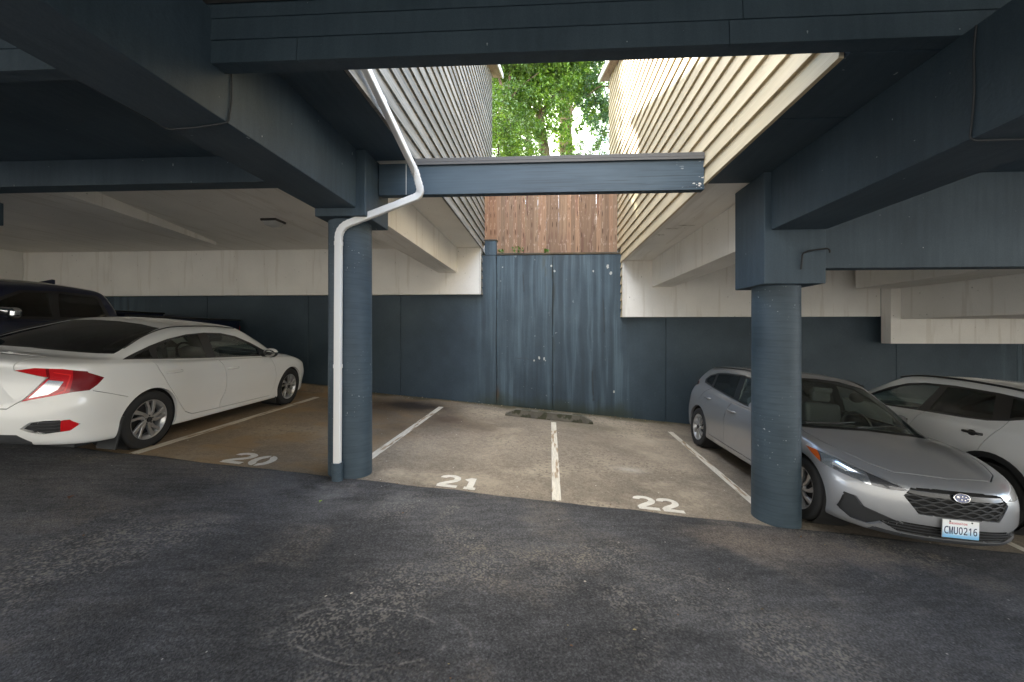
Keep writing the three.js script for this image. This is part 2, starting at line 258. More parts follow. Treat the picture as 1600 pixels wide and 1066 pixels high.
{ // asphalt with its ragged lip on the concrete
  const g = sheet(-26, 26, -26, 4.08, 260, 150, (X, D) => gy(X) + 0.010 + 0.010 * (fbm(X * 1.4, D * 1.4, 401, 3) - 0.5), (X, D) => [(X - AX0) / AW, (D - AD0) / AH]);
  const p = g.attributes.position, uv = g.attributes.uv;
  structure('driveway', g, M.asphalt, 'worn dark asphalt driveway in front of the parking bays');
  const lip = [], I = [], U = []; const n = 420;     // rounded edge of the asphalt layer
  for (let i = 0; i <= n; i++) { const X = -13 + 26 * i / n, e = 4.082 + 0.05 * (fbm(X * 2.2, 1, 402, 4) - 0.45), y0 = gy(X) + 0.010 + 0.010 * (fbm(X * 1.4, 4.08 * 1.4, 401, 3) - 0.5); for (const [dd, yy] of [[4.074, y0 + 0.0015], [e + 0.02, y0 - 0.002], [e + 0.035, gy(X) - 0.004]]) { lip.push(X, yy + EYE, -dd); U.push((X - AX0) / AW, (dd - AD0) / AH); } }
  for (let i = 0; i < n; i++) for (let k = 0; k < 2; k++) { const a = i * 3 + k, b = a + 3; I.push(a, b, b + 1, a, b + 1, a + 1); }
  const q = new THREE.BufferGeometry(); q.setAttribute('position', new THREE.Float32BufferAttribute(lip, 3)); q.setAttribute('uv', new THREE.Float32BufferAttribute(U, 2)); q.setIndex(I); q.computeVertexNormals();
  structure('driveway_edge', q, M.asphalt, 'broken edge of the asphalt against the concrete bays');
}
structure('parking_floor', sheet(-14, 14, 4.0, 9.02, 60, 24, (X) => gy(X), (X, D) => [(X - CX0) / CW, (D - CD0) / CH]), M.concrete, 'stained concrete floor of the parking bays');

// painted bay lines and numbers: worn white paint, print with its own ragged alpha
const wornAlpha = (fn, w, h, s, more = 0) => tex(w, h, (u, v) => { const n = fbm(u * w / 14, v * h / 14, s, 4), m = vn(u * w / 2, v * h / 2, s + 5); const inside = fn(u + 0.012 * (fbm(u * 30, v * 30, s + 9, 2) - 0.5), v + 0.012 * (fbm(u * 30, v * 30, s + 10, 2) - 0.5)); return 255 * inside * sstep(0.24, 0.36, 0.75 * n + 0.25 * m + 0.08 + more); }, false);
const linePaintTex = tex(256, 1024, (u, v) => { const b = fbm(u * 6, v * 24, 421, 4), f = vn(u * 128, v * 512, 422); const k = 40 * (b - 0.5) + 20 * (f - 0.5); return mix3([214 + k, 206 + k, 190 + k], [150 + k, 124 + k, 94 + k], sstep(0.55, 0.75, fbm(u * 3, v * 14, 423, 4)) * 0.8); });
const lineAlpha = wornAlpha((u, v) => sstep(0.03, 0.07, u) * sstep(0.97, 0.93, u) * sstep(0.002, 0.006, v) * sstep(0.998, 0.994, v), 256, 1024, 431);
const lineMat = std({ map: linePaintTex, alphaMap: lineAlpha, transparent: true, roughness: 0.75 });
function floorPaint(name, label, pts, m, group) {     // pts: four floor corners (X, D): near left, near right, far right, far left
  const P = [], n = 12; for (let j = 0; j <= n; j++) for (let i = 0; i <= 1; i++) { const a = [mix(pts[0][0], pts[3][0], j / n), mix(pts[0][1], pts[3][1], j / n)], b = [mix(pts[1][0], pts[2][0], j / n), mix(pts[1][1], pts[2][1], j / n)]; const X = mix(a[0], b[0], i), D = mix(a[1], b[1], i); P.push(X, gy(X) + 0.004 + EYE, -D); }
  const g = new THREE.PlaneGeometry(1, 1, 1, n), p = g.attributes.position, uv = g.attributes.uv; for (let j = 0; j <= n; j++) for (let i = 0; i <= 1; i++) { const k = j * 2 + i; p.setXYZ(k, P[3 * k], P[3 * k + 1], P[3 * k + 2]); uv.setXY(k, i, j / n); }
  const idx = g.index.array; for (let i = 0; i < idx.length; i += 3) { const t = idx[i]; idx[i] = idx[i + 1]; idx[i + 1] = t; } g.computeVertexNormals();
  const o = mesh(numbered(name), g, m); o.userData = { label, category: 'floor marking' }; if (group) o.userData.group = group; return o;
}
const bar = (x, w, d0, d1, x2 = x) => [[x - w / 2, d0], [x + w / 2, d0], [x2 + w / 2, d1], [x2 - w / 2, d1]];
floorPaint('bay_line', 'painted white line beside the white sedan', bar(-4.42, 0.115, 4.12, 7.9, -4.55), lineMat, 'bay lines');
floorPaint('bay_line', 'painted white line running back from the left column, stained brown halfway', bar(-2.11, 0.11, 4.45, 8.17), lineMat, 'bay lines');
floorPaint('bay_line', 'painted white line in the middle of the open gap, ending at the dark wheel stop', bar(0.115, 0.105, 4.13, 7.8, 0.16), lineMat, 'bay lines');
floorPaint('bay_line', 'painted white line beside the silver hatchback, running back from the right column', bar(2.32, 0.115, 4.2, 8.0, 2.41), lineMat, 'bay lines');
floorPaint('bay_line', 'short end of white line between silver hatchback and white SUV', bar(4.66, 0.115, 3.55, 8.0), lineMat, 'bay lines');
const digitTex = tex(256, 256, (u, v) => { const k = 34 * (fbm(u * 8, v * 8, 481, 4) - 0.5) + 22 * (vn(u * 128, v * 128, 482) - 0.5); return [212 + k, 206 + k, 194 + k]; });
function digits(txt, s) {                             // brushed stencil numerals drawn into an alpha map
  const c = document.createElement('canvas'); c.width = 256; c.height = 192; const x = c.getContext('2d'); x.fillStyle = '#000'; x.fillRect(0, 0, 256, 192); x.strokeStyle = '#fff'; x.lineWidth = 35; x.lineCap = 'butt'; x.lineJoin = 'round';
  [...txt].forEach((ch, i) => { const o = 14 + i * 122; x.beginPath();
    if (ch === '2') { x.moveTo(o + 12, 56); x.bezierCurveTo(o + 14, 8, o + 96, 10, o + 92, 60); x.bezierCurveTo(o + 88, 104, o + 30, 118, o + 14, 164); x.stroke(); x.beginPath(); x.moveTo(o + 2, 166); x.lineTo(o + 108, 166); x.stroke(); }
    if (ch === '0') { x.ellipse(o + 54, 98, 39, 66, 0, 0, Math.PI * 2); x.stroke(); }
    if (ch === '1') { x.moveTo(o + 52, 20); x.lineTo(o + 52, 178); x.stroke(); x.beginPath(); x.moveTo(o + 18, 62); x.lineTo(o + 56, 30); x.stroke(); x.beginPath(); x.moveTo(o + 22, 168); x.lineTo(o + 84, 168); x.stroke(); } });
  x.fillStyle = '#000'; for (let i = 0; i < txt.length; i++) { const o = 14 + i * 122; if (txt[i] === '0') { x.fillRect(o + 48, 10, 9, 176); } }
  const im = x.getImageData(0, 0, 256, 192).data; const at = (u, v) => im[(Math.min(191, Math.max(0, Math.floor((1 - v) * 192))) * 256 + Math.min(255, Math.max(0, Math.floor(u * 256)))) * 4] / 255;
  return std({ map: digitTex, alphaMap: wornAlpha(at, 512, 384, s, 0.17), transparent: true, roughness: 0.75 });
}
floorPaint('bay_number', 'worn white bay number twenty between the white sedan and the left column', [[-3.52, 4.15], [-2.98, 4.15], [-2.98, 4.53], [-3.52, 4.53]], digits('20', 441), 'bay numbers');
floorPaint('bay_number', 'worn white bay number twenty one right of the left column', [[-1.17, 4.16], [-0.66, 4.16], [-0.66, 4.53], [-1.17, 4.53]], digits('21', 451), 'bay numbers');
floorPaint('bay_number', 'worn white bay number twenty two left of the right column', [[0.92, 4.16], [1.44, 4.16], [1.44, 4.53], [0.92, 4.53]], digits('22', 461), 'bay numbers');

// ---------------------------------------------------------------- wheel stops
function wheelStop(label, x0, x1, D, m, turn = 0) {
  const L = x1 - x0, t = thing('wheel_stop', label, 'wheel stop', V((x0 + x1) / 2, gy((x0 + x1) / 2) + 0.004, D), 'wheel stops'); t.rotation.z = Math.atan(SL); t.rotation.y = turn;
  const g = prismG([[-L / 2, 0], [L / 2, 0], [L / 2, 0.03], [L / 2 - 0.2, 0.135], [-L / 2 + 0.2, 0.135], [-L / 2, 0.03]], 0.16); g.translate(0, 0, -0.08);
  mesh('block', uvm(g), m, t); for (const s of [-1, 1]) { const b = new THREE.CylinderGeometry(0.014, 0.014, 0.01, 10); b.translate(s * L * 0.3, 0.139, 0); mesh('anchor_pin', b, M.flash, t); }
}
const stopMat = std({ map: rep(tex(512, 512, (u, v) => { const b = fbm(u * 6, v * 6, 471, 5, 6, 6), m = sstep(0.45, 0.65, fbm(u * 10, v * 10, 472, 4, 10, 10)); const g = 112 + 50 * (b - 0.5); return mix3([g, g * 0.95, g * 0.85], [56, 58, 38], m * 0.7); }), 1, 1), roughness: 0.95, bumpMap: rep(grit, 1, 1), bumpScale: 0.006 });
const stopMat2 = std({ map: rep(concreteMap, 0.2, 0.3), roughness: 0.9, bumpMap: rep(grit, 1, 1), bumpScale: 0.004 });
wheelStop('dark mossy concrete wheel stop at the head of the middle line', -0.79, 0.93, 8.02, stopMat);
wheelStop('pale concrete wheel stop in front of the white sedan', -6.1, -4.3, 8.45, stopMat2);

// ---------------------------------------------------------------- retaining wall: cast panels with open joints, a raised pier, a cap
{
  const t = thing('retaining_wall', 'tall slate blue painted concrete wall behind the parking bays', 'wall', V(0, 0, 9.0));
  const wuv = (g) => { const p = g.attributes.position, uv = g.attributes.uv; for (let i = 0; i < p.count; i++) uv.setXY(i, (p.getX(i) - WX0) / WW, (p.getY(i) - EYE - WY0) / WH); return g; };
  const J = [-15, -10.2, -7.8, -5.4, -3.25, -1.08, 0.165, 2.62, 5.05, 7.4, 9.8, 15];
  for (let i = 0; i < J.length - 1; i++) {
    const x0 = J[i] + 0.004, x1 = J[i + 1] - 0.004, mid = (x0 + x1) / 2, inGap = mid > -1.2 && mid < 1.7, top = inGap ? 1.72 : Math.abs(mid) < 2.4 ? 1.72 : 1.6;
    const g = wuv(rbox(x0, x1, gy(x0) - 0.6, top, 8.985, 9.10, 0.008)); g.translate(0, -EYE, 9.0); const o = mesh('wall_panel', g, M.wall, t);
  }
  let g = wuv(rbox(-1.345, -1.085, 1.722, 2.045, 8.98, 9.10, 0.008)); g.translate(0, -EYE, 9.0); mesh('pier', g, M.wall, t);
  g = boxg(-15, 15, -4.5, 1.6, 9.102, 9.13); g.translate(0, -EYE, 9.0); mesh('backing', g, M.dark, t);
  const capM = std({ map: rep(concreteMap, 0.3, 0.3), color: lin(0.45, 0.46, 0.45), roughness: 0.9, bumpMap: rep(grit, 1, 1), bumpScale: 0.004 });
  g = rbox(-1.08, 1.66, 1.724, 1.765, 8.965, 9.16, 0.008); g.translate(0, -EYE, 9.0); mesh('cap', g, capM, t);
  g = rbox(-1.36, -1.07, 2.047, 2.075, 8.965, 9.16, 0.006); g.translate(0, -EYE, 9.0); mesh('cap', g, capM, t);
  // the small spout where water runs out over the joint
  g = prismG([[-0.23, 0], [0.23, 0], [0.06, -0.10], [-0.06, -0.10]], 0.02); g.translate(0.13, 1.722, -0.028 + 0.014); g.rotateX(0); mesh('scupper', uvm(g), M.wall, t);
}
// ---------------------------------------------------------------- cedar fence on the wall
{
  const t = thing('wood_fence', 'weathered cedar board fence standing above the blue wall', 'fence', V(0.12, 1.7, 9.32));
  const geos = []; for (let k = 0; k < 8; k++) { const g = rbox(-0.0475, 0.0475, 0.04, 2.18, -0.011, 0.011, 0.003); g.translate(0, -EYE, 0); const p = g.attributes.position, uv = g.attributes.uv; for (let i = 0; i < p.count; i++) uv.setXY(i, (p.getX(i) + 0.05) * 0.62 + k * 0.125, p.getY(i) * 0.5 + k * 0.21); geos.push(g); }
  const tones = [[1, 0.98, 0.95], [0.88, 0.84, 0.80], [1.12, 1.02, 0.96], [0.78, 0.74, 0.72]].map((c) => std({ map: woodMap, color: lin(...c), roughness: 0.85, bumpMap: rep(woodMap, 1, 1), bumpScale: 0.002 }));
  const red = std({ map: woodMap, color: lin(1.15, 0.95, 0.80), roughness: 0.85 });
  let x = -1.47; while (x < 1.5) { const o = mesh('picket', geos[Math.floor(rnd() * 8)], x < -1.28 ? red : tones[Math.floor(rnd() * 4)], t); o.position.set(x, rr(-0.012, 0.012), rr(-0.004, 0.004)); o.rotation.z = rr(-0.003, 0.003); x += 0.0946; }
  for (const y of [0.35, 1.1, 1.9]) mesh('rail', uvm(new THREE.BoxGeometry(3.04, 0.085, 0.038).translate(0, y, -0.033)), tones[1], t);
  for (const px of [-1.4, -0.2, 1.4]) mesh('post', uvm(new THREE.BoxGeometry(0.09, 2.3, 0.09).translate(px, 1.05, -0.1)), tones[3], t);
}
// ---------------------------------------------------------------- the building across the drive, behind the camera
{
  const t = thing('opposite_building', 'plain building across the driveway behind the viewer', 'building', V(0, 0, -8));
  mesh('wall', uvm(new THREE.BoxGeometry(60, 9, 6).translate(0, 2.2 - EYE, 3)), std({ color: lin(0.30, 0.29, 0.265), roughness: 0.9 }), t);
}
// ---------------------------------------------------------------- the two buildings over the bays
const COVER = -2.2;                                  // the deck overhead reaches back over the camera
const BACK = 10.65;                                  // the upper floors run back over the wall
const EXPO = 0.177;                                  // siding exposure
function lapBoard(len, h = EXPO + 0.022) {           // wedge board, outward +x, along +z
  const g = prismG([[0.002, h], [0.007, h], [0.034, 0.0015], [0.0325, 0], [0.004, 0]], len); return g;
}
function sidingWall(t, side, X, yb, rake, d0, d1, m, trimM) {
  // boards along the depth; side = +1 when the face looks to +X
  const add = (g, nm, mm) => { g.translate(-t.position.x, -t.position.y, -t.position.z); return mesh(nm, g, mm, t); };
  let k = 0;
  for (let y = yb, d1 = 9.0; y < 7.0; y += EXPO, k++) {
    d1 = y > 1.86 ? BACK : 9.0;
    const ds = Math.max(d0, 9 - (rake(9) - y - 0.05) / 0.35); if (ds > d1 - 0.3) break;
    // two or three lengths to a course, butted at random
    const joints = [ds]; let j = ds + rr(1.2, 3.6); while (j < d1 - 0.5) { joints.push(j); j += rr(2.4, 3.66); } joints.push(d1);
    for (let n = 0; n < joints.length - 1; n++) {
      const g = lapBoard(joints[n + 1] - joints[n] - 0.003), p = g.attributes.position;
      if (side < 0) { const q = p.array; for (let i = 0; i < p.count; i++) p.setX(i, -p.getX(i)); for (let i = 0; i < p.count; i += 3) for (let c = 0; c < 3; c++) { const s = q[i * 3 + c]; q[i * 3 + c] = q[i * 3 + 6 + c]; q[i * 3 + 6 + c] = s; } }
      g.rotateX(rr(-0.0006, 0.0006)); g.translate(X + side * rr(-0.0015, 0.0015), y + EYE + rr(-0.002, 0.002), -joints[n + 1]);
      add(uvm(g, 1, rr(0, 4), rr(0, 4)), 'siding_board', m[Math.floor(rnd() * m.length)]);
    }
  }
  // core of the wall behind the boards, cut to the rake
  const pts = [[-d1, yb + 0.06], [-d0, yb + 0.06], [-d0, rake(d0) + 0.02], [-BACK, rake(BACK) + 0.02], [-BACK, 1.87], [-d1, 1.87]];
  const s = new THREE.Shape(pts.map(([a, b]) => new THREE.Vector2(-a, b))); const core = new THREE.ExtrudeGeometry(s, { depth: 0.12, bevelEnabled: false }); core.rotateY(Math.PI / 2);
  core.translate(side > 0 ? X - 0.119 : X - 0.001, EYE, 0); add(uvm(core), 'wall_core', M.trim);
  return add;
}
function prismD(pts, d0, d1) { const g = prismG(pts.map(([a, b]) => [a, b + EYE]), d1 - d0); g.translate(0, 0, -d1); return uvm(g); }
const rakeL = (D) => 6.86 + 0.35 * (D - 10.8), rakeR = (D) => 6.66 + 0.35 * (D - 10.8);
function roofSlab(add, xa, xb, rake) {                // sloping roof with its rake overhang, fascia and eave
  const s = (d, o) => [d, rake(d) + o];
  const mk = (x0, x1, o0, o1, da, db, nm, mm) => { const sh = new THREE.Shape([s(da, o0), s(db, o0), s(db, o1), s(da, o1)].map((q) => new THREE.Vector2(q[0], q[1]))); const g = new THREE.ExtrudeGeometry(sh, { depth: x1 - x0, bevelEnabled: false }); g.rotateY(Math.PI / 2); g.translate(x0, EYE, 0); add(uvm(g), nm, mm); };
  mk(Math.min(xa, xb), Math.max(xa, xb), 0.03, 0.11, 1.6, 11.0, 'roof', M.roof);
  const e = xb > xa ? [xb, xb + 0.03] : [xb - 0.03, xb];
  mk(e[0], e[1], -0.02, 0.12, 1.58, 11.03, 'rake_board', M.trim);
  const q = xb > xa ? [xb - 0.24, xb - 0.002] : [xb + 0.002, xb + 0.24];
  mk(q[0], q[1], 0.0, 0.026, 1.62, 10.98, 'eave_soffit', std({ map: woodMap, roughness: 0.85 }));
}
const peel = std({ color: lin(0.30, 0.22, 0.15), roughness: 0.9, side: THREE.DoubleSide });
const white = (o) => { o.userData.label = 'white painted'; return o; };
{ // left building
  const t = thing('apartment_building', 'left building with weathered grey lap siding over the bay of the white sedan', 'building', V(-1.42, 1.85, 2.36), 'apartment buildings over the parking bays');
  const add = sidingWall(t, 1, -1.42, 1.85, rakeL, 2.36, 9.0, M.greys, M.trim);
  const B = (nm, a, m = M.blue, bev = 0.006) => add(rbox(...a, bev), nm, m);
  B('soffit', [-14, -1.425, 1.854, 1.90, 2.33, 4.30]);
  B('ceiling', [-14, -1.425, 1.862, 1.92, 4.302, 8.88], M.white, 0.003);
  B('floor_slab', [-14, -1.545, 1.925, 2.1, 2.36, 9.0], M.dark, 0);
  B('front_wall', [-14, -1.545, 2.105, 4.0, 2.36, 2.48], M.blue);
  B('rear_wall', [-14, -1.44, 0.84, 1.860, 8.80, 8.93], M.white, 0.004);
  B('rear_wall', [-14, -1.545, 1.72, 6.9, BACK - 0.15, BACK], M.grey, 0); B('rear_wall', [-14, -1.545, 1.72, 2.1, 9.16, 9.3], M.dark, 0);
  // siding return on the end of the rear wall, with its white corner board
  for (let y = 0.845, k = 0; y < 1.80; y += EXPO, k++) { const g = lapBoard(0.19, Math.min(EXPO + 0.022, 1.85 - y)); g.translate(-1.42, y + EYE, -9.0); add(uvm(g, 1, k * 0.3, k * 0.2), 'siding_board', M.grey); }
  B('corner_board', [-1.437, -1.402, 0.835, 1.858, 8.782, 8.808], M.trim, 0.003);
  B('lateral_beam', [-14, -2.36, 1.575, 1.852, 4.08, 4.28]);
  B('carport_beam', [-2.335, -1.905, 1.26, 1.852, COVER, 4.00]);
  white(B('ceiling_beam', [-2.34, -1.93, 1.315, 1.860, 4.60, 8.798], M.white, 0.005));
  { // shallow tapered ceiling beam over the far left bay
    const P = [[-5.72, 1.66, 4.4], [-6.15, 1.66, 4.4], [-5.72, 1.87, 4.4], [-6.15, 1.87, 4.4], [-6.75, 1.80, 8.0], [-7.1, 1.80, 8.0], [-6.75, 1.87, 8.0], [-7.1, 1.87, 8.0]].map((p) => V(...p)), g = new THREE.BufferGeometry();
    const quad = [[0, 1, 5, 4], [0, 4, 6, 2], [1, 3, 7, 5], [4, 5, 7, 6], [0, 2, 3, 1]], pos = []; for (const q of quad) for (const i of [0, 1, 2, 0, 2, 3]) pos.push(...P[q[i]].toArray());
    g.setAttribute('position', new THREE.Float32BufferAttribute(pos, 3)); white(add(uvm(g), 'ceiling_beam', M.white));
  }
  B('side_wall', [-14, -13.8, -1.5, 1.85, 3.9, 8.95], M.white, 0);
  const side = rbox(-12.3, -12.1, -1.2, 1.86, 4.4, 8.79, 0.004); add(side, 'side_wall', M.white);
  roofSlab(add, -14.4, -1.17, rakeL);
}
{ // right building, one step lower
  const t = thing('apartment_building', 'right building with cream lap siding over the bay of the silver hatchback', 'building', V(1.67, 1.536, 2.36), 'apartment buildings over the parking bays');
  const add = sidingWall(t, -1, 1.67, 1.536, rakeR, 2.36, 9.0, M.creams, M.trim);
  const B = (nm, a, m = M.blue, bev = 0.006) => add(rbox(...a, bev), nm, m);
  B('soffit', [1.675, 14, 1.540, 1.58, 2.33, 3.02]); B('soffit', [1.675, 14, 1.540, 1.58, 3.026, 4.30]);
  B('ceiling', [1.675, 14, 1.545, 1.60, 4.302, 8.88], M.white, 0.003);
  B('floor_slab', [1.79, 14, 1.605, 1.8, 2.36, 9.0], M.dark, 0);
  B('front_wall', [1.79, 14, 1.805, 3.75, 2.36, 2.48], M.blue);
  B('rear_wall', [1.69, 6.94, 0.335, 1.543, 8.80, 8.93], M.white, 0.004);
  B('rear_wall', [1.79, 14, 1.72, 6.6, BACK - 0.15, BACK], M.cream, 0); B('rear_wall', [1.79, 14, 1.6, 2.1, 9.16, 9.3], M.dark, 0);
  B('rear_wall', [6.945, 14, -0.22, 1.543, 8.56, 8.80], M.white, 0.004);
  for (let y = 0.34, k = 0; y < 1.5; y += EXPO, k++) { const g = lapBoard(0.19, Math.min(EXPO + 0.022, 1.535 - y)); const p = g.attributes.position, q = p.array; for (let i = 0; i < p.count; i++) p.setX(i, -p.getX(i)); for (let i = 0; i < p.count; i += 3) for (let c = 0; c < 3; c++) { const s = q[i * 3 + c]; q[i * 3 + c] = q[i * 3 + 6 + c]; q[i * 3 + 6 + c] = s; } g.translate(1.67, y + EYE, -9.0); add(uvm(g, 1, k * 0.3, k * 0.2), 'siding_board', M.cream); }
  B('corner_board', [1.648, 1.690, 0.33, 1.540, 8.782, 8.808], M.trim, 0.003);
  B('lateral_beam', [2.70, 14, 0.63, 1.539, 4.12, 4.28]);
  B('carport_beam', [2.15, 2.66, 0.98, 1.539, COVER, 3.99]);
  white(B('ceiling_beam', [2.27, 2.69, 0.972, 1.543, 4.66, 8.798], M.white, 0.005));
  white(B('ceiling_beam', [6.26, 7.135, 0.889, 1.543, 4.30, 8.555], M.white, 0.005));
  white(B('ceiling_beam', [7.14, 13.9, 0.276, 1.543, 4.30, 8.555], M.white, 0.005));
  for (const [x, d, l, w] of [[1.86, 6.12, 0.20, 0.05], [2.02, 5.95, 0.26, 0.07], [1.80, 6.5, 0.14, 0.04]]) { const P = [], I = [], n = 8; for (let i = 0; i <= n; i++) { const s = i / n, h = w * Math.sin(Math.PI * s) * (0.7 + 0.4 * Math.sin(s * 9)); P.push(x + l * (s - 0.5), 1.541 + EYE, -d, x + l * (s - 0.5) + 0.01, 1.541 - h * 0.35 + EYE, -d + h); } for (let i = 0; i < n; i++) I.push(2 * i, 2 * i + 1, 2 * i + 3, 2 * i, 2 * i + 3, 2 * i + 2); const g = new THREE.BufferGeometry(); g.setAttribute('position', new THREE.Float32BufferAttribute(P, 3)); g.setIndex(I); g.computeVertexNormals(); add(g, 'peeling_flake', peel); }
  B('side_wall', [13.8, 14, -3.3, 1.54, 3.9, 8.55], M.white, 0);
  roofSlab(add, 14.4, 1.45, rakeR);
}
// ---------------------------------------------------------------- walkway fascia across both buildings
{
  const t = thing('walkway', 'dark blue board clad walkway edge crossing above the bays', 'walkway', V(0, 1.536, 2.27));
  const add = (g, nm, m = M.blue) => { g.translate(0, -t.position.y, -t.position.z); return mesh(nm, g, m, t); };
  const rows = [[1.536, 1.668], [1.668, 1.792], [1.792, 1.90]];
  rows.forEach(([a, b], r) => { let x = -12; const cuts = [[-12, -6.2, -1.4, 0.98, 4.6, 12], [-12, -4.1, 1.05, 6.1, 12], [-12, -3.0, 3.3, 12]][r]; for (let i = 0; i < cuts.length - 1; i++) { const g = prismG([[0, 0], [0.022, 0], [0.012, b - a + 0.006], [0, b - a + 0.006]], cuts[i + 1] - cuts[i] - 0.004); g.rotateY(-Math.PI / 2); g.scale(1, 1, 1); g.translate(cuts[i + 1] - 0.002, a + EYE, -2.238); add(uvm(g, 1, i * 0.3, r * 0.4), 'fascia_board'); } });
  add(rbox(-12, 12, 1.540, 2.06, 2.24, 2.325, 0.004), 'edge_beam');
  add(rbox(-12, 12, 1.872, 1.905, 2.17, 2.215, 0.004), 'drip_flashing', M.flash);
  add(rbox(-14, 14, 1.93, 2.05, COVER, 2.235, 0), 'deck');
  for (let i = 0; i < 12; i++) add(rbox(-12, 12, 1.908, 1.93, 2.13 - i * 0.1, 2.18 - i * 0.1, 0.004), 'deck_rib');
}
// ---------------------------------------------------------------- beam across the gap
{
  const t = thing('cross_beam', 'blue painted timber beam with a metal cap crossing the open gap', 'beam', V(-1.81, 1.483, 4.34));
  const add = (g, nm, m) => { g.translate(-t.position.x, -t.position.y, -t.position.z); return mesh(nm, g, m, t); };
  const beamTex = tex(1024, 256, (u, v) => { const b = fbm(u * 8, v * 3, 501, 4), g = fbm(u * 10, v * 40, 502, 4), w = sstep(0.60, 0.68, fbm(u * 6, v * 46, 503, 4)) * sstep(0.3, 0.6, u); let c = PAINT.map((q) => q + 18 * (b - 0.5) + 10 * (g - 0.5)); c = mix3(c, [44, 54, 62], w * 0.85); const ch = sstep(0.74, 0.78, fbm(u * 60, v * 16, 504, 3)) * sstep(0.9, 0.97, u); c = mix3(c, [196, 190, 180], ch); return c; });
  const g = rbox(-1.80, 1.645, 1.483, 1.822, 4.30, 4.395, 0.004); const p = g.attributes.position, uv = g.attributes.uv; for (let i = 0; i < p.count; i++) uv.setXY(i, (p.getX(i) + 1.8) / 3.45, (p.getY(i) - EYE - 1.48) / 0.36);
  add(g, 'timber', std({ map: beamTex, roughness: 0.6, bumpMap: beamTex, bumpScale: 0.0015 }));
  add(rbox(-1.40, 1.640, 1.823, 1.862, 4.275, 4.42, 0.003), 'cap_flashing', M.flash);
  add(rbox(-1.40, 1.640, 1.795, 1.822, 4.276, 4.284, 0), 'cap_lip', M.flash);
  add(boxg(-1.498, -1.492, 1.485, 1.82, 4.296, 4.2995), 'joint_strip', M.trim);
}
// ---------------------------------------------------------------- round posts with square heads
function post(label, X, D, capB, capT, hw, shaftTop) {
  const t = thing('concrete_column', label, 'column', V(X, gy(X), D), 'round columns carrying the buildings');
  const h = shaftTop - gy(X), g = new THREE.CylinderGeometry(0.218, 0.222, h + 0.15, 64, 24); g.translate(0, h / 2 - 0.075, 0);
  const uv = g.attributes.uv, p = g.attributes.position; for (let i = 0; i < p.count; i++) { const a = Math.atan2(p.getX(i), p.getZ(i)); const r = 1 + 0.006 * (fbm(a * 1.5 + 9, p.getY(i) * 3, 511, 3) - 0.5); p.setX(i, p.getX(i) * r); p.setZ(i, p.getZ(i) * r); uv.setXY(i, uv.getX(i), p.getY(i) / 1.5); }
  mesh('shaft', g, M.shaft, t);
  const c = rbox(X - hw[0], X + hw[1], capB, capT, D - 0.3, D + 0.3, 0.008); c.translate(-t.position.x, -t.position.y, -t.position.z); mesh('head', c, M.blue, t);
  return t;
}
post('blue round column with white downspout strapped to its front', -2.11, 4.30, 1.18, 1.85, [0.225, 0.30], 1.18);
const postR = post('blue round column standing in front of the silver hatchback', 2.36, 4.30, 0.467, 1.537, [0.27, 0.30], 0.467);
post('blue column at the far left whose square head just shows', -6.85, 4.30, 1.30, 1.574, [0.30, 0.27], 1.30);
{ // bent steel hook on the right head
  const P = [V(2.42, 0.60, 3.985), V(2.42, 0.74, 3.96), V(2.46, 0.765, 3.93), V(2.62, 0.785, 3.93), V(2.645, 0.77, 3.93), V(2.645, 0.745, 3.93)], c = new THREE.CatmullRomCurve3(P, false, 'catmullrom', 0.15);
  const o = mesh('steel_hook', new THREE.TubeGeometry(c, 40, 0.008, 8), M.dark); o.userData = { label: 'bent black steel hook fixed to the right column head', category: 'hook' };
}
function cable(label, pts, r) { const c = new THREE.CatmullRomCurve3(pts.map((p) => V(...p)), false, 'catmullrom', 0.1); const o = mesh(numbered('cable'), new THREE.TubeGeometry(c, 80, r, 7), M.cable); o.userData = { label, category: 'cable', group: 'cables on the carport beams' }; }
cable('thin dark cable looped under the left carport beam', [[-1.895, 1.62, 2.36], [-1.894, 1.40, 2.36], [-1.896, 1.27, 2.34], [-1.93, 1.25, 2.33], [-2.1, 1.25, 2.36], [-2.31, 1.25, 2.38], [-2.345, 1.265, 2.33], [-2.346, 1.27, 2.1], [-2.346, 1.275, 1.6], [-2.346, 1.275, 1.0]], 0.005);
cable('thin dark cable running down the right carport beam', [[2.142, 1.53, 2.14], [2.140, 1.40, 2.15], [2.142, 1.20, 2.15], [2.140, 1.05, 2.16], [2.142, 0.985, 2.17], [2.17, 0.970, 2.17], [2.4, 0.971, 2.17], [2.65, 0.971, 2.17]], 0.005);
{ // square canopy light on the white ceiling
  const t = thing('ceiling_light', 'square bronze canopy light on the white ceiling at left', 'light fixture', V(-4.5, 1.862, 6.5)); 
  const h = new RoundedBoxGeometry(0.27, 0.04, 0.27, 3, 0.012); h.translate(0, -0.016, 0); mesh('housing', h, std({ color: lin(0.03, 0.026, 0.022), roughness: 0.5 }), t);
  const l = new THREE.CylinderGeometry(0.165, 0.12, 0.06, 4, 1).rotateY(Math.PI / 4); l.translate(0, -0.066, 0); mesh('lens', l, phy({ color: lin(0.5, 0.5, 0.48), roughness: 0.35 }), t);
}
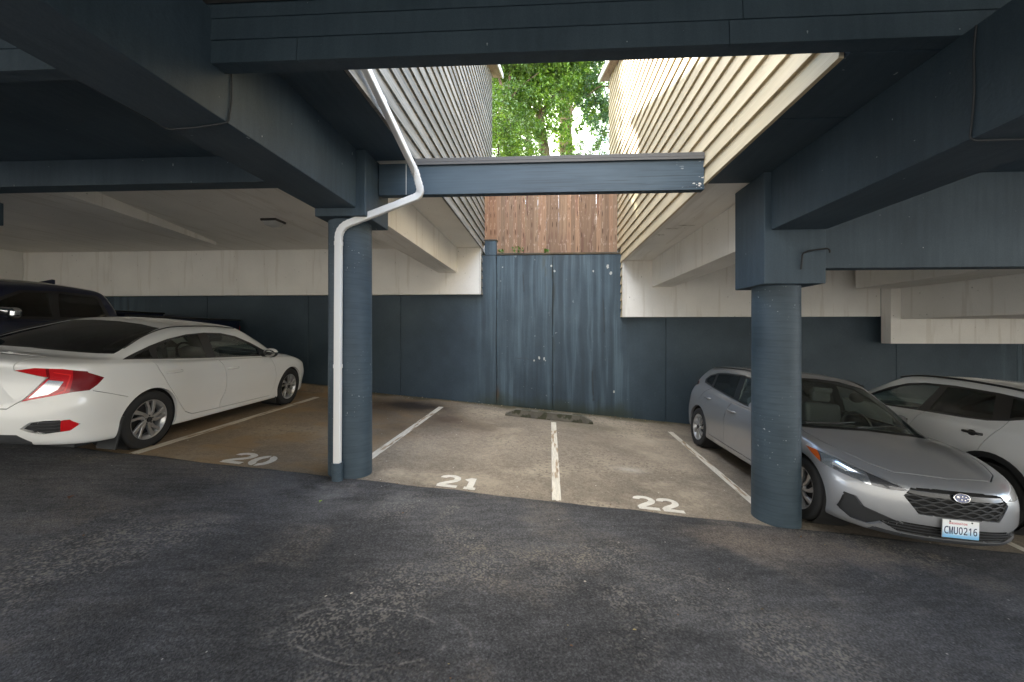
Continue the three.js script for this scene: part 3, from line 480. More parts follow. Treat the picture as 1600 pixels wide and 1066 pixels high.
{ // downspout: rectangular section swept along its run with crimped elbows
  const t = thing('downspout', 'white metal downspout running down the siding and the left column', 'downspout', V(-2.115, gy(-2.115), 4.03));
  const off = t.position.clone();
  const Q = [[-1.375, 2.33, 1.95], [-1.315, 1.635, 4.04], [-1.272, 1.425, 4.14], [-2.105, 1.075, 4.04], [-2.115, -1.42, 4.03]].map((p) => V(...p).sub(off)), RAD = [0, 0.10, 0.085, 0.12, 0], crv = new THREE.CurvePath();
  let from = Q[0]; for (let i = 1; i < Q.length; i++) { if (i === Q.length - 1) { crv.add(new THREE.LineCurve3(from, Q[i])); break; } const a = Q[i].clone().addScaledVector(Q[i - 1].clone().sub(Q[i]).normalize(), RAD[i]), b = Q[i].clone().addScaledVector(Q[i + 1].clone().sub(Q[i]).normalize(), RAD[i]); crv.add(new THREE.LineCurve3(from, a)); crv.add(new THREE.QuadraticBezierCurve3(a, Q[i], b)); from = b; }
  const N = 300, K = 16, total = crv.getLength(), bend = []; { let l = 0; crv.curves.forEach((c) => { const n = c.getLength(); if (c.isQuadraticBezierCurve3) bend.push([l / total - 0.004, (l + n) / total + 0.004]); l += n; }); }
  const w = 0.035, d = 0.026, rad = 0.008, sec = []; for (let k = 0; k < K; k++) { const q = Math.floor(k / 4), a = (q + (k % 4) / 3) * Math.PI / 2; const sx = [1, -1, -1, 1][q], sy = [1, 1, -1, -1][q]; sec.push([sx * (w - rad) + rad * Math.cos(a), sy * (d - rad) + rad * Math.sin(a)]); }
  const fr = []; for (let i = 0; i <= N; i++) fr.push([crv.getPointAt(i / N), crv.getTangentAt(i / N).normalize()]);
  // broad side faces outward: start facing the gap, turn to face the drive lower down
  const sweep = (i0, i1, k, nm) => {
    const pos = [], idx = [], n = i1 - i0;
    for (let i = i0; i <= i1; i++) {
      const [p, tg] = fr[i], s = sstep(bend[0][0], bend[1][0], i / N); let out = new THREE.Vector3(1, 0, 0).lerp(new THREE.Vector3(0, 0, 1), s); out.addScaledVector(tg, -out.dot(tg)).normalize(); const across = new THREE.Vector3().crossVectors(tg, out).normalize();
      const el = k * (k === 1 && bend.some(([a, b]) => i / N > a && i / N < b) ? (i % 2 ? 0.955 : 1.035) : 1);
      for (const [a, b] of sec) { const q = p.clone().addScaledVector(across, a * el).addScaledVector(out, b * el); pos.push(q.x, q.y, q.z); }
    }
    for (let i = 0; i < n; i++) for (let k = 0; k < K; k++) { const a = i * K + k, b = i * K + (k + 1) % K; idx.push(a, b, b + K, a, b + K, a + K); }
    let g = new THREE.BufferGeometry(); g.setAttribute('position', new THREE.Float32BufferAttribute(pos, 3)); g.setIndex(idx); g.computeVertexNormals(); g = toCreasedNormals(g, 0.6);
    const uv = new Float32Array(g.attributes.position.count * 2); for (let i = 0; i < uv.length / 2; i++) { uv[2 * i] = g.attributes.position.getX(i) * 3; uv[2 * i + 1] = g.attributes.position.getY(i); } g.setAttribute('uv', new THREE.BufferAttribute(uv, 2));
    mesh(nm, g, M.spout, t);
  };
  sweep(0, N, 1, 'pipe'); sweep(70, 73, 1.10, 'coupling'); sweep(243, 245, 1.12, 'strap'); sweep(Math.round(bend[2][1] * N), Math.round(bend[2][1] * N) + 2, 1.08, 'coupling');
  const boot = new THREE.CylinderGeometry(0.052, 0.054, 0.2, 28, 1); boot.translate(0, 0.085, 0); mesh('drain_boot', boot, M.shaft, t);
  const rim = new THREE.TorusGeometry(0.052, 0.005, 8, 28); rim.rotateX(Math.PI / 2); rim.translate(0, 0.185, 0); mesh('boot_rim', rim, M.shaft, t);
}
// ---------------------------------------------------------------- cars: a lofted shell, opened and divided with solid booleans
// car axes: x right, y up from the ground, z forward
function pchip(keys) {
  const n = keys.length, x = keys.map((k) => k[0]), y = keys.map((k) => k[1]); if (n === 1) return () => y[0];
  const h = [], d = [], m = []; for (let i = 0; i < n - 1; i++) { h.push(x[i + 1] - x[i]); d.push((y[i + 1] - y[i]) / h[i]); }
  m[0] = d[0]; m[n - 1] = d[n - 2]; for (let i = 1; i < n - 1; i++) m[i] = d[i - 1] * d[i] <= 0 ? 0 : 2 * d[i - 1] * d[i] / (d[i - 1] + d[i]);
  return (v) => { if (v <= x[0]) return y[0]; if (v >= x[n - 1]) return y[n - 1]; let i = 0; while (v > x[i + 1]) i++; const t = (v - x[i]) / h[i], t2 = t * t, t3 = t2 * t; return (2 * t3 - 3 * t2 + 1) * y[i] + (t3 - 2 * t2 + t) * h[i] * m[i] + (-2 * t3 + 3 * t2) * y[i + 1] + (t3 - t2) * h[i] * m[i + 1]; };
}
const RC = 0.30;                                    // share of each contour spent on an end
function loft(cs, { nu = 90, sub = 6, inset = 0 } = {}) {
  const C = cs.map((c) => ({ cr: 0.5, cf: 0.6, nr: 2.7, nf: 2.6, ...c, yf: pchip(c.y) }));
  const pt = (c, u) => {
    let x, z; const e = (s, n) => [Math.pow(Math.sin(s * Math.PI / 2), 2 / n), 1 - Math.pow(Math.cos(s * Math.PI / 2), 2 / n)];
    if (u < RC) { const [a, b] = e(u / RC, c.nr); x = c.w * a; z = c.zr + c.cr * b; } else if (u > 1 - RC) { const [a, b] = e((1 - u) / RC, c.nf); x = c.w * a; z = c.zf - c.cf * b; } else { x = c.w; z = mix(c.zr + c.cr, c.zf - c.cf, (u - RC) / (1 - 2 * RC)); }
    if (c.wz) x *= c.wz(z);
    return new THREE.Vector3(x, c.yf(z), z);
  };
  const rows = (C.length - 1) * sub + 1, half = [];
  for (let i = 0; i <= nu; i++) { const cv = new THREE.CatmullRomCurve3(C.map((c) => pt(c, i / nu)), false, 'centripetal'); const col = []; for (let r = 0; r < rows; r++) col.push(cv.getPoint(r / (rows - 1))); half.push(col); }
  const ring = []; for (let i = 0; i <= nu; i++) ring.push([half[i], 1]); for (let i = nu - 1; i > 0; i--) ring.push([half[i], -1]);
  const P = [], I = [], R = ring.length;
  for (const [col, s] of ring) for (const p of col) P.push(Math.abs(p.x) < 1e-5 ? 0 : p.x * s, p.y, p.z);
  for (let i = 0; i < R; i++) for (let r = 0; r < rows - 1; r++) { const a = i * rows + r, b = ((i + 1) % R) * rows + r; I.push(a, b + 1, b, a, a + 1, b + 1); }
  for (let i = 0; i < nu; i++) { const a = i * rows, b = (i + 1) * rows, c = ((R - i) % R) * rows, d = ((R - i - 1) % R) * rows; I.push(a, b, d, a, d, c); }
  let g = new THREE.BufferGeometry(); g.setAttribute('position', new THREE.Float32BufferAttribute(P, 3)); g.setIndex(I); g = mergeVertices(g, 1e-4);
  const q = g.index.array, pos = g.attributes.position, keep = [], A = new THREE.Vector3(), B = new THREE.Vector3(), D = new THREE.Vector3();
  for (let i = 0; i < q.length; i += 3) { if (q[i] === q[i + 1] || q[i] === q[i + 2] || q[i + 1] === q[i + 2]) continue; A.fromBufferAttribute(pos, q[i]); B.fromBufferAttribute(pos, q[i + 1]).sub(A); D.fromBufferAttribute(pos, q[i + 2]).sub(A); if (B.cross(D).length() < 1e-9) continue; keep.push(q[i], q[i + 1], q[i + 2]); }
  g.setIndex(keep); g.computeVertexNormals();
  if (inset) { const n = g.attributes.normal; for (let i = 0; i < pos.count; i++) pos.setXYZ(i, pos.getX(i) - n.getX(i) * inset, pos.getY(i) - n.getY(i) * inset, pos.getZ(i) - n.getZ(i) * inset); g.computeVertexNormals(); }
  return g;
}
const ev = new Evaluator(); ev.useGroups = false; ev.attributes = ['position', 'normal'];
const csgMat = new THREE.MeshStandardMaterial();
function brush(g) { const q = g.clone(); for (const k of Object.keys(q.attributes)) if (!['position', 'normal'].includes(k)) q.deleteAttribute(k); q.clearGroups(); const b = new Brush(q, csgMat); b.updateMatrixWorld(); return b; }
const op = (a, b, k) => { const r = ev.evaluate(a, b, k); r.material = csgMat; return r; };
const cutA = (a, ...bs) => bs.reduce((q, b) => op(q, b, SUBTRACTION), a), andA = (a, ...bs) => bs.reduce((q, b) => op(q, b, INTERSECTION), a);
// prisms: X = outline in (z, y) pushed along x; Z = outline in (x, y) along z; Yp = outline in (x, z) along y
const ccw = (p) => { let s = 0; p.forEach((a, i) => { const b = p[(i + 1) % p.length]; s += a[0] * b[1] - b[0] * a[1]; }); return s < 0 ? [...p].reverse() : p; };
function smoothPoly(pts, k = 6, tension = 0.5) { const c = new THREE.CatmullRomCurve3(pts.map((p) => new THREE.Vector3(p[0], p[1], 0)), true, 'catmullrom', tension); return c.getPoints(pts.length * k).slice(0, -1).map((p) => [p.x, p.y]); }
function ext(pts, len) { const s = new THREE.Shape(ccw(pts).map((p) => new THREE.Vector2(p[0], p[1]))); return new THREE.ExtrudeGeometry(s, { depth: len, bevelEnabled: false, steps: 1 }); }
function prX(pts, a, b) { const g = ext(pts.map(([z, y]) => [-z, y]), b - a); g.rotateY(Math.PI / 2); g.translate(a, 0, 0); return brush(g); }
function prZ(pts, a, b) { const g = ext(pts, b - a); g.translate(0, 0, a); return brush(g); }
function prY(pts, a, b) { const g = ext(pts.map(([x, z]) => [x, -z]), b - a); g.rotateX(-Math.PI / 2); g.translate(0, a, 0); return brush(g); }
const flipX = (pts) => pts.map(([x, y]) => [-x, y]);
const sideX = (pts, s, a = 0.3, b = 1.25) => s > 0 ? prX(pts, a, b) : prX(pts, -b, -a);
function offsetPoly(pts, d) {                        // grow (d > 0) an outline
  const p = ccw(pts), n = p.length; return p.map((b, i) => { const a = p[(i + n - 1) % n], c = p[(i + 1) % n]; let n1 = [b[1] - a[1], a[0] - b[0]], n2 = [c[1] - b[1], b[0] - c[0]]; const l1 = Math.hypot(...n1) || 1, l2 = Math.hypot(...n2) || 1; n1 = [n1[0] / l1, n1[1] / l1]; n2 = [n2[0] / l2, n2[1] / l2]; const k = d / Math.max(0.35, 1 + n1[0] * n2[0] + n1[1] * n2[1]); return [b[0] + (n1[0] + n2[0]) * k, b[1] + (n1[1] + n2[1]) * k]; });
}
function cylX(r, a, b, y, z, seg = 56) { const g = new THREE.CylinderGeometry(r, r, b - a, seg); g.rotateZ(Math.PI / 2); g.translate((a + b) / 2, y, z); return brush(g); }
function put(name, b, m, parent) { const g = b.isBrush ? b.geometry : b; if (!g.attributes.position.count) console.log('empty part', name); const o = mesh(name, g, m, parent); if (!g.attributes.uv) g.setAttribute('uv', new THREE.Float32BufferAttribute(new Float32Array(g.attributes.position.count * 2), 2)); return o; }
const CM = {
  whitePaint: phy({ color: lin(0.82, 0.82, 0.80), roughness: 0.45, clearcoat: 1, clearcoatRoughness: 0.06 }),
  silver: phy({ color: lin(0.36, 0.365, 0.375), roughness: 0.36, metalness: 0.55, clearcoat: 1, clearcoatRoughness: 0.05 }),
  navy: phy({ color: lin(0.006, 0.012, 0.045), roughness: 0.35, metalness: 0.3, clearcoat: 1, clearcoatRoughness: 0.05 }),
  pearl: phy({ color: lin(0.76, 0.77, 0.77), roughness: 0.42, clearcoat: 1, clearcoatRoughness: 0.06 }),
  glass: phy({ color: lin(0.80, 0.85, 0.83), roughness: 0.02, transmission: 1, thickness: 0, ior: 1.5 }),
  tint: phy({ color: lin(0.34, 0.37, 0.36), roughness: 0.02, transmission: 1, thickness: 0, ior: 1.5 }),
  trim: phy({ color: lin(0.012, 0.012, 0.013), roughness: 0.3, clearcoat: 0.4 }),
  plastic: std({ color: lin(0.022, 0.023, 0.024), roughness: 0.6 }),
  greyPlastic: std({ color: lin(0.05, 0.052, 0.056), roughness: 0.5 }),
  void: std({ color: lin(0.006, 0.006, 0.006), roughness: 0.9 }),
  rubber: std({ color: lin(0.018, 0.018, 0.018), roughness: 0.85 }),
  red: phy({ color: lin(0.55, 0.008, 0.012), roughness: 0.14, clearcoat: 1, clearcoatRoughness: 0.02 }),
  brightRed: phy({ color: lin(0.80, 0.02, 0.02), roughness: 0.2, clearcoat: 1 }),
  darkRed: phy({ color: lin(0.20, 0.004, 0.006), roughness: 0.12, clearcoat: 1 }),
  amber: phy({ color: lin(0.55, 0.10, 0.01), roughness: 0.2, clearcoat: 1 }),
  lamp: phy({ color: lin(0.62, 0.64, 0.66), roughness: 0.12, metalness: 0.85, clearcoat: 1, clearcoatRoughness: 0.02 }),
  lampDark: phy({ color: lin(0.10, 0.10, 0.105), roughness: 0.2, metalness: 0.6, clearcoat: 1 }),
  chrome: phy({ color: lin(0.7, 0.7, 0.7), roughness: 0.15, metalness: 1 }),
  alloy: phy({ color: lin(0.50, 0.50, 0.50), roughness: 0.32, metalness: 0.8 }),
  alloyDark: phy({ color: lin(0.03, 0.03, 0.032), roughness: 0.4, metalness: 0.3 }),
  seat: std({ color: lin(0.07, 0.07, 0.07), roughness: 0.9 }),
  seatGrey: std({ color: lin(0.2, 0.2, 0.2), roughness: 0.9 }),
  cover: std({ color: lin(0.10, 0.16, 0.20), roughness: 0.95 }),
};
function wheel(parent, x, y, z, { R = 0.322, W = 0.215, rim = 0.215, spokes = 5, style = 'twist', side = 1 }) {
  const w = new THREE.Group(); w.name = 'wheel'; w.position.set(x, y, z); parent.add(w); if (side < 0) w.rotation.y = Math.PI;   // local +x points outward
  const h = W / 2, prof = [[rim - 0.004, -h * 0.86], [rim + 0.02, -h * 0.95], [R - 0.045, -h], [R - 0.014, -h * 0.93], [R - 0.003, -h * 0.74], [R, -h * 0.4], [R, h * 0.4], [R - 0.003, h * 0.74], [R - 0.014, h * 0.93], [R - 0.045, h], [rim + 0.02, h * 0.95], [rim - 0.004, h * 0.86], [rim - 0.012, h * 0.7], [rim - 0.012, -h * 0.7], [rim - 0.004, -h * 0.86]];
  const ty = new THREE.LatheGeometry(prof.map((p) => new THREE.Vector2(p[0], p[1])), 72); ty.rotateZ(-Math.PI / 2); mesh('tyre', ty, CM.rubber, w);
  const gr = []; for (const o of [-0.5, -0.17, 0.17, 0.5]) { const t = new THREE.TorusGeometry(R + 0.0005, 0.003, 5, 72); t.rotateY(Math.PI / 2); t.translate(o * h, 0, 0); gr.push(t); } mesh('tread_groove', merge(gr), CM.trim, w);
  const bl = new THREE.LatheGeometry([[rim - 0.006, -h * 0.8], [rim - 0.03, -h * 0.2], [rim - 0.036, h * 0.45], [rim - 0.004, h * 0.80], [rim + 0.006, h * 0.86], [rim + 0.006, h * 0.90], [rim - 0.006, h * 0.86], [rim - 0.028, h * 0.5]].map((p) => new THREE.Vector2(p[0], p[1])), 64); bl.rotateZ(-Math.PI / 2); const rm = mesh('rim', bl, CM.alloy, w);
  const back = new THREE.CylinderGeometry(rim - 0.02, rim - 0.02, 0.012, 48); back.rotateZ(Math.PI / 2); back.translate(h * 0.1, 0, 0); mesh('brake_disc', back, CM.alloyDark, w);
  const spoke = (pts, dep, m, x0) => { const s = new THREE.Shape(ccw(pts).map((p) => new THREE.Vector2(p[0], p[1]))); const g = new THREE.ExtrudeGeometry(s, { depth: dep, bevelEnabled: true, bevelSize: 0.003, bevelThickness: 0.003, bevelSegments: 1 }); g.rotateY(Math.PI / 2); g.translate(x0, 0, 0); return g; };
  const rot = (p, a) => [p[0] * Math.cos(a) - p[1] * Math.sin(a), p[0] * Math.sin(a) + p[1] * Math.cos(a)];
  const r1 = rim - 0.008; const A = [], Bk = [];
  if (style === 'twist') for (let k = 0; k < spokes; k++) { const a = k * 2 * Math.PI / spokes;
    A.push(spoke([[0.045, -0.020], [0.085, -0.032], [r1, -0.012], [r1 - 0.003, 0.030], [0.10, -0.004], [0.05, 0.012]].map((p) => rot(p, a)), 0.022, null, h * 0.62));
    A.push(spoke([[0.05, 0.012], [0.10, 0.010], [0.155, 0.062], [r1 * 0.93, r1 * 0.42], [r1 * 0.84, r1 * 0.53], [0.12, 0.058], [0.045, 0.026]].map((p) => rot(p, a)), 0.022, null, h * 0.60)); }
  else for (let k = 0; k < spokes; k++) { const a = k * 2 * Math.PI / spokes; A.push(spoke([[0.045, -0.012], [0.12, -0.010], [r1, 0.018], [r1 - 0.004, 0.058], [0.12, 0.016], [0.045, 0.008]].map((p) => rot(p, a)), 0.018, null, h * 0.62)); if (style === 'cover') A.push(spoke([[0.12, 0.004], [r1, 0.070], [r1 - 0.004, 0.086], [0.115, 0.016]].map((p) => rot(p, a)), 0.012, null, h * 0.60)); }
  for (const g of A) mesh('spoke', g, CM.alloy, w);
  const hub = new THREE.CylinderGeometry(0.056, 0.064, 0.03, 32); hub.rotateZ(-Math.PI / 2); hub.translate(h * 0.72, 0, 0); mesh('hub', hub, CM.alloy, w);
  const cap = new THREE.CylinderGeometry(0.028, 0.03, 0.012, 28); cap.rotateZ(-Math.PI / 2); cap.translate(h * 0.72 + 0.02, 0, 0); mesh('centre_cap', cap, CM.alloyDark, w);
  for (let k = 0; k < 5; k++) { const n = new THREE.CylinderGeometry(0.008, 0.008, 0.014, 6); n.rotateZ(Math.PI / 2); n.translate(h * 0.72 + 0.012, 0.045 * Math.cos(k * 1.2566), 0.045 * Math.sin(k * 1.2566)); mesh('lug_nut', n, CM.alloyDark, w); }
  return w;
}
function seat(parent, x, z, m, headrest = true) {
  const g = new THREE.Group(); g.name = 'seat'; parent.add(g); g.position.set(x, 0.28, z);
  const b = new RoundedBoxGeometry(0.5, 0.18, 0.52, 3, 0.06); b.translate(0, 0.12, 0.1); mesh('cushion', b, m, g);
  const k = new RoundedBoxGeometry(0.5, 0.62, 0.16, 3, 0.06); k.rotateX(-0.25); k.translate(0, 0.46, -0.2); mesh('backrest', k, m, g);
  if (headrest) { const h = new RoundedBoxGeometry(0.26, 0.18, 0.1, 3, 0.04); h.rotateX(-0.2); h.translate(0, 0.86, -0.3); mesh('headrest', h, m, g); }
}
function handle(parent, x, y, z, m, s, L = 0.20) {   // pull handle standing off the door
  const h = new THREE.Group(); h.name = 'door_handle'; h.position.set(x, y, z); parent.add(h); if (s < 0) h.rotation.y = Math.PI;
  const c = new THREE.CatmullRomCurve3([[-0.012, 0, -L / 2], [0.018, 0.002, -L / 2 + 0.03], [0.026, 0.002, 0], [0.018, 0.002, L / 2 - 0.03], [-0.012, 0, L / 2]].map((p) => new THREE.Vector3(...p))); const g = new THREE.TubeGeometry(c, 24, 0.013, 10); g.scale(1, 1.15, 1); mesh('grip', g, m, h);
  const cup = new THREE.SphereGeometry(0.045, 20, 12); cup.scale(0.12, 0.75, 1.1); mesh('cup', cup, m, h);
}
// ---------------------------------------------------------------- white sedan
function whiteSedan() {
  const t = new THREE.Group();
  const cs = [
    { w: 0.78, zr: -2.20, zf: 2.10, cr: 0.45, cf: 0.7, y: [[-2.2, 0.25], [-1.7, 0.19], [-0.9, 0.165], [1, 0.165], [2.1, 0.19]] },
    { w: 0.868, zr: -2.31, zf: 2.19, cr: 0.52, cf: 0.72, y: [[-2.3, 0.265], [-1.7, 0.215], [-0.9, 0.19], [1, 0.19], [2.2, 0.21]] },
    { w: 0.882, zr: -2.365, zf: 2.24, cr: 0.55, cf: 0.74, y: [[-2.3, 0.42], [-1, 0.36], [1, 0.35], [2.2, 0.38]] },
    { w: 0.900, zr: -2.350, zf: 2.25, cr: 0.56, cf: 0.76, y: [[-2.3, 0.60], [-1, 0.56], [1, 0.54], [2.2, 0.53]] },
    { w: 0.898, zr: -2.315, zf: 2.23, cr: 0.54, cf: 0.78, y: [[-2.3, 0.70], [-1, 0.70], [0, 0.67], [1, 0.65], [2.2, 0.62]] },
    { w: 0.893, zr: -2.30, zf: 2.20, cr: 0.52, cf: 0.82, y: [[-2.3, 0.865], [-1.4, 0.845], [0, 0.79], [1.1, 0.76], [1.8, 0.72], [2.2, 0.66]] },
    { w: 0.862, zr: -2.325, zf: 2.12, cr: 0.50, cf: 0.86, y: [[-2.3, 0.985], [-1.7, 0.965], [-0.9, 0.925], [0, 0.895], [0.9, 0.865], [1.4, 0.835], [1.9, 0.75], [2.12, 0.69]] },
    { w: 0.826, zr: -2.18, zf: 1.78, cr: 0.45, cf: 0.80, y: [[-2.18, 1.035], [-1.6, 0.995], [-0.9, 0.945], [0, 0.912], [0.8, 0.885], [1.3, 0.882], [1.78, 0.835]] },
    { w: 0.790, zr: -1.90, zf: 1.24, cr: 0.36, cf: 0.42, nr: 3, nf: 3, y: [[-1.9, 1.055], [-1.5, 1.02], [-0.9, 0.965], [0, 0.93], [0.6, 0.905], [1.0, 0.925], [1.24, 0.955]] },
    { w: 0.700, zr: -1.42, zf: 0.80, cr: 0.28, cf: 0.32, nr: 3, nf: 3, y: [[-1.42, 1.225], [-0.9, 1.15], [-0.2, 1.165], [0.5, 1.13], [0.8, 1.175]] },
    { w: 0.590, zr: -0.98, zf: 0.40, cr: 0.22, cf: 0.20, nr: 3, nf: 3, y: [[-0.98, 1.345], [-0.6, 1.335], [-0.25, 1.345], [0.15, 1.325], [0.4, 1.335]] },
    { w: 0.40, zr: -0.86, zf: 0.28, cr: 0.14, cf: 0.12, y: [[-0.86, 1.378], [-0.3, 1.398], [0.28, 1.368]] },
    { w: 0, zr: -0.74, zf: 0.18, cr: 0.02, cf: 0.02, y: [[-0.74, 1.395], [-0.25, 1.414], [0.18, 1.386]] },
  ];
  const ZR = -1.36, ZF = 1.35, WY = 0.322;
  const base = brush(loft(cs)), in4 = brush(loft(cs, { inset: 0.004 })), in9 = brush(loft(cs, { inset: 0.009 })), in2 = brush(loft(cs, { inset: 0.0015 })), in30 = brush(loft(cs, { inset: 0.035 })), in45 = brush(loft(cs, { inset: 0.05 }));
  const glassShell = op(in4, in9, SUBTRACTION), trimShell = op(in2, in30, SUBTRACTION);
  // cabin: what lies inside the shell above the floor
  const cabin = andA(in45, prX([[-1.95, 0.30], [1.15, 0.30], [1.30, 0.62], [1.32, 1.5], [-2.0, 1.5], [-2.0, 0.95], [-1.5, 0.70]], -0.9, 0.9));
  const dlo = [[-1.66, 1.012], [-1.50, 1.065], [-1.28, 1.135], [-1.0, 1.205], [-0.7, 1.255], [-0.4, 1.275], [-0.1, 1.268], [0.18, 1.22], [0.45, 1.125], [0.70, 1.01], [0.88, 0.925], [0.86, 0.908], [0.58, 0.905], [0, 0.930], [-0.6, 0.953], [-1.2, 0.985], [-1.5, 1.005]];
  const wf = [[-0.33, 0.955], [-0.36, 1.245], [-0.10, 1.243], [0.17, 1.195], [0.43, 1.102], [0.60, 1.02], [0.60, 0.928], [0.2, 0.938]];
  const wr = [[-1.22, 1.0], [-1.19, 1.115], [-1.0, 1.18], [-0.75, 1.225], [-0.52, 1.246], [-0.48, 0.958], [-0.9, 0.978]];
  const wq = [[-1.53, 1.020], [-1.46, 1.050], [-1.30, 1.098], [-1.29, 1.003]];
  const wind = [[-0.70, 0.925], [-0.50, 0.935], [0, 0.955], [0.50, 0.935], [0.70, 0.925], [0.69, 0.98], [0.56, 1.30], [0.30, 1.342], [0, 1.35], [-0.30, 1.342], [-0.56, 1.30], [-0.69, 0.98]];
  const back = [[-0.72, 1.065], [0, 1.075], [0.72, 1.065], [0.70, 1.10], [0.545, 1.325], [0.3, 1.352], [0, 1.362], [-0.3, 1.352], [-0.545, 1.325], [-0.70, 1.10]];
  const wells = []; for (const s of [-1, 1]) for (const z of [ZR, ZF]) wells.push(cylX(0.352, s > 0 ? 0.52 : -1.1, s > 0 ? 1.1 : -0.52, WY + 0.005, z));
  let shell = cutA(base, cabin, ...wells, sideX(dlo, 1), sideX(dlo, -1), prZ(wind, 0.15, 1.7), prZ(back, -2.3, -0.72));
  // lamps and bumper pieces
  const tailR = [[0.46, 0.925], [0.60, 0.958], [0.75, 0.955], [0.95, 0.90], [0.95, 0.76], [0.80, 0.735], [0.70, 0.700], [0.535, 0.650], [0.665, 0.872], [0.60, 0.888]];
  const tailS = [[-2.6, 1.1], [-2.6, 0.5], [-2.14, 0.69], [-2.02, 0.735], [-1.96, 0.79], [-1.905, 0.860], [-2.02, 0.915], [-2.14, 1.1]];
  const revR = [[0.57, 0.680], [0.668, 0.850], [0.75, 0.835], [0.725, 0.76], [0.68, 0.715]];
  const tails = [], parts = [];
  for (const s of [1, -1]) {
    const P = prZ(s > 0 ? tailR : flipX(tailR), -2.6, -1.7), S = sideX(tailS, s, 0.2, 1.3), R = prZ(s > 0 ? revR : flipX(revR), -2.6, -1.9);
    const vol = op(P, S, INTERSECTION); const lamp = op(andA(in2, vol), in30, SUBTRACTION);
    const zone = (p) => prZ(s > 0 ? p : flipX(p), -2.6, -1.7), dk = zone([[0.775, 0.5], [0.80, 1.1], [1.1, 1.1], [1.1, 0.5]]), bar = zone([[0.655, 0.86], [0.668, 1.1], [0.688, 1.1], [0.675, 0.86]]), gd = zone([[0.70, 0.70], [0.765, 0.74], [0.785, 0.90], [0.70, 0.925], [0.70, 0.915], [0.775, 0.89], [0.755, 0.75], [0.70, 0.713]]);
    const low = cutA(op(andA(brush(loft(cs, { inset: 0.003 })), vol), in30, SUBTRACTION), R); tails.push([cutA(lamp, R, dk, bar, gd), andA(lamp, R), [['outer_lens', CM.darkRed, cutA(andA(lamp, dk), gd)], ['divider', CM.darkRed, cutA(andA(low, bar), gd)], ['light_guide', CM.brightRed, cutA(andA(low, gd), R)]]]); shell = cutA(shell, vol);
  }
  // trunk lid seam, number plate recess, bumper vents
  const lid = [[-0.47, 1.04], [-0.455, 0.925], [-0.60, 0.885], [-0.655, 0.868], [-0.535, 0.665], [-0.46, 0.588], [0.46, 0.588], [0.535, 0.665], [0.655, 0.868], [0.60, 0.885], [0.455, 0.925], [0.47, 1.04]];
  const lidIn = prZ(lid, -2.7, -1.95);
  const lidV = prZ(offsetPoly(lid, 0.007), -2.7, -2.06);
  const rec = [[-0.42, 0.795], [-0.36, 0.80], [0.36, 0.80], [0.42, 0.795], [0.50, 0.705], [0.46, 0.64], [0.38, 0.60], [-0.38, 0.60], [-0.46, 0.64], [-0.50, 0.705]];
  const recV = prZ(rec, -2.7, -2.285);
  let trunk = cutA(andA(shell, lidIn, brush(new THREE.BoxGeometry(2, 2, 0.62).translate(0, 0.9, -2.37))), recV);
  shell = cutA(shell, op(lidV, brush(new THREE.BoxGeometry(2, 2, 0.62).translate(0, 0.9, -2.37)), INTERSECTION));
  const vent = [[0.56, 0.405], [0.62, 0.468], [0.70, 0.482], [0.815, 0.482], [0.848, 0.43], [0.815, 0.375], [0.68, 0.355], [0.61, 0.385]];
  const vents = [], in15 = brush(loft(cs, { inset: 0.014 }));
  const ribs = [0.378, 0.408, 0.438, 0.466].map((y) => [[0.60, y - 0.006], [0.90, y - 0.004], [0.90, y + 0.004], [0.60, y + 0.002]]), refl = [[0.775, 0.372], [0.95, 0.384], [0.95, 0.478], [0.78, 0.48]];
  for (const s of [1, -1]) { const f = (p) => prZ(s > 0 ? p : flipX(p), -2.6, -1.98), v = f(vent); vents.push([op(andA(in30, v), in45, SUBTRACTION), ribs.map((r) => andA(op(in15, in30, SUBTRACTION), f(r), v)), andA(op(in2, in30, SUBTRACTION), f(refl), v, brush(new THREE.BoxGeometry(3, 2, 0.5).translate(0, 0.4, -2.315)))]); shell = cutA(shell, op(op(base, in45, SUBTRACTION), v, INTERSECTION)); }
  const skirt = [[-0.60, 0.2], [-0.62, 0.285], [-0.54, 0.355], [0.54, 0.355], [0.62, 0.285], [0.60, 0.2]];
  const skV = prZ(skirt, -2.7, -1.95), sk = andA(op(in2, in30, SUBTRACTION), skV); shell = cutA(shell, skV);
  // doors
  const rd = [[-1.335, 0.972], [-1.30, 0.875], [-1.16, 0.665], [-0.98, 0.43], [-0.88, 0.315], [-0.78, 0.268], [-0.31, 0.258], [-0.305, 0.345], [-0.246, 0.48], [-0.243, 0.67], [-0.286, 0.82], [-0.37, 0.925], [-0.37, 1.0], [-1.335, 1.05]];
  const fd = [[-0.37, 0.925], [-0.286, 0.82], [-0.243, 0.67], [-0.246, 0.48], [-0.305, 0.345], [-0.31, 0.258], [0.80, 0.25], [0.885, 0.36], [0.905, 0.575], [0.855, 0.72], [0.76, 0.87], [0.76, 1.0], [-0.37, 1.0]];
  const doors = [];
  for (const s of [1, -1]) for (const [nm, d] of [['rear_door', rd], ['front_door', fd]]) { doors.push([nm, s, andA(shell, sideX(offsetPoly(d, -0.0045), s))]); shell = cutA(shell, sideX(offsetPoly(d, 0.0045), s, 0.70, 1.25)); }
  // rear bumper seam
  for (const s of [1, -1]) { const q = [[-1.99, 0.742], [-1.985, 0.734], [-1.655, 0.625], [-1.657, 0.633]]; shell = cutA(shell, sideX(q, s, 0.8, 1.2)); }
  put('body', shell, CM.whitePaint, t);
  put('trunk_lid', trunk, CM.whitePaint, t);
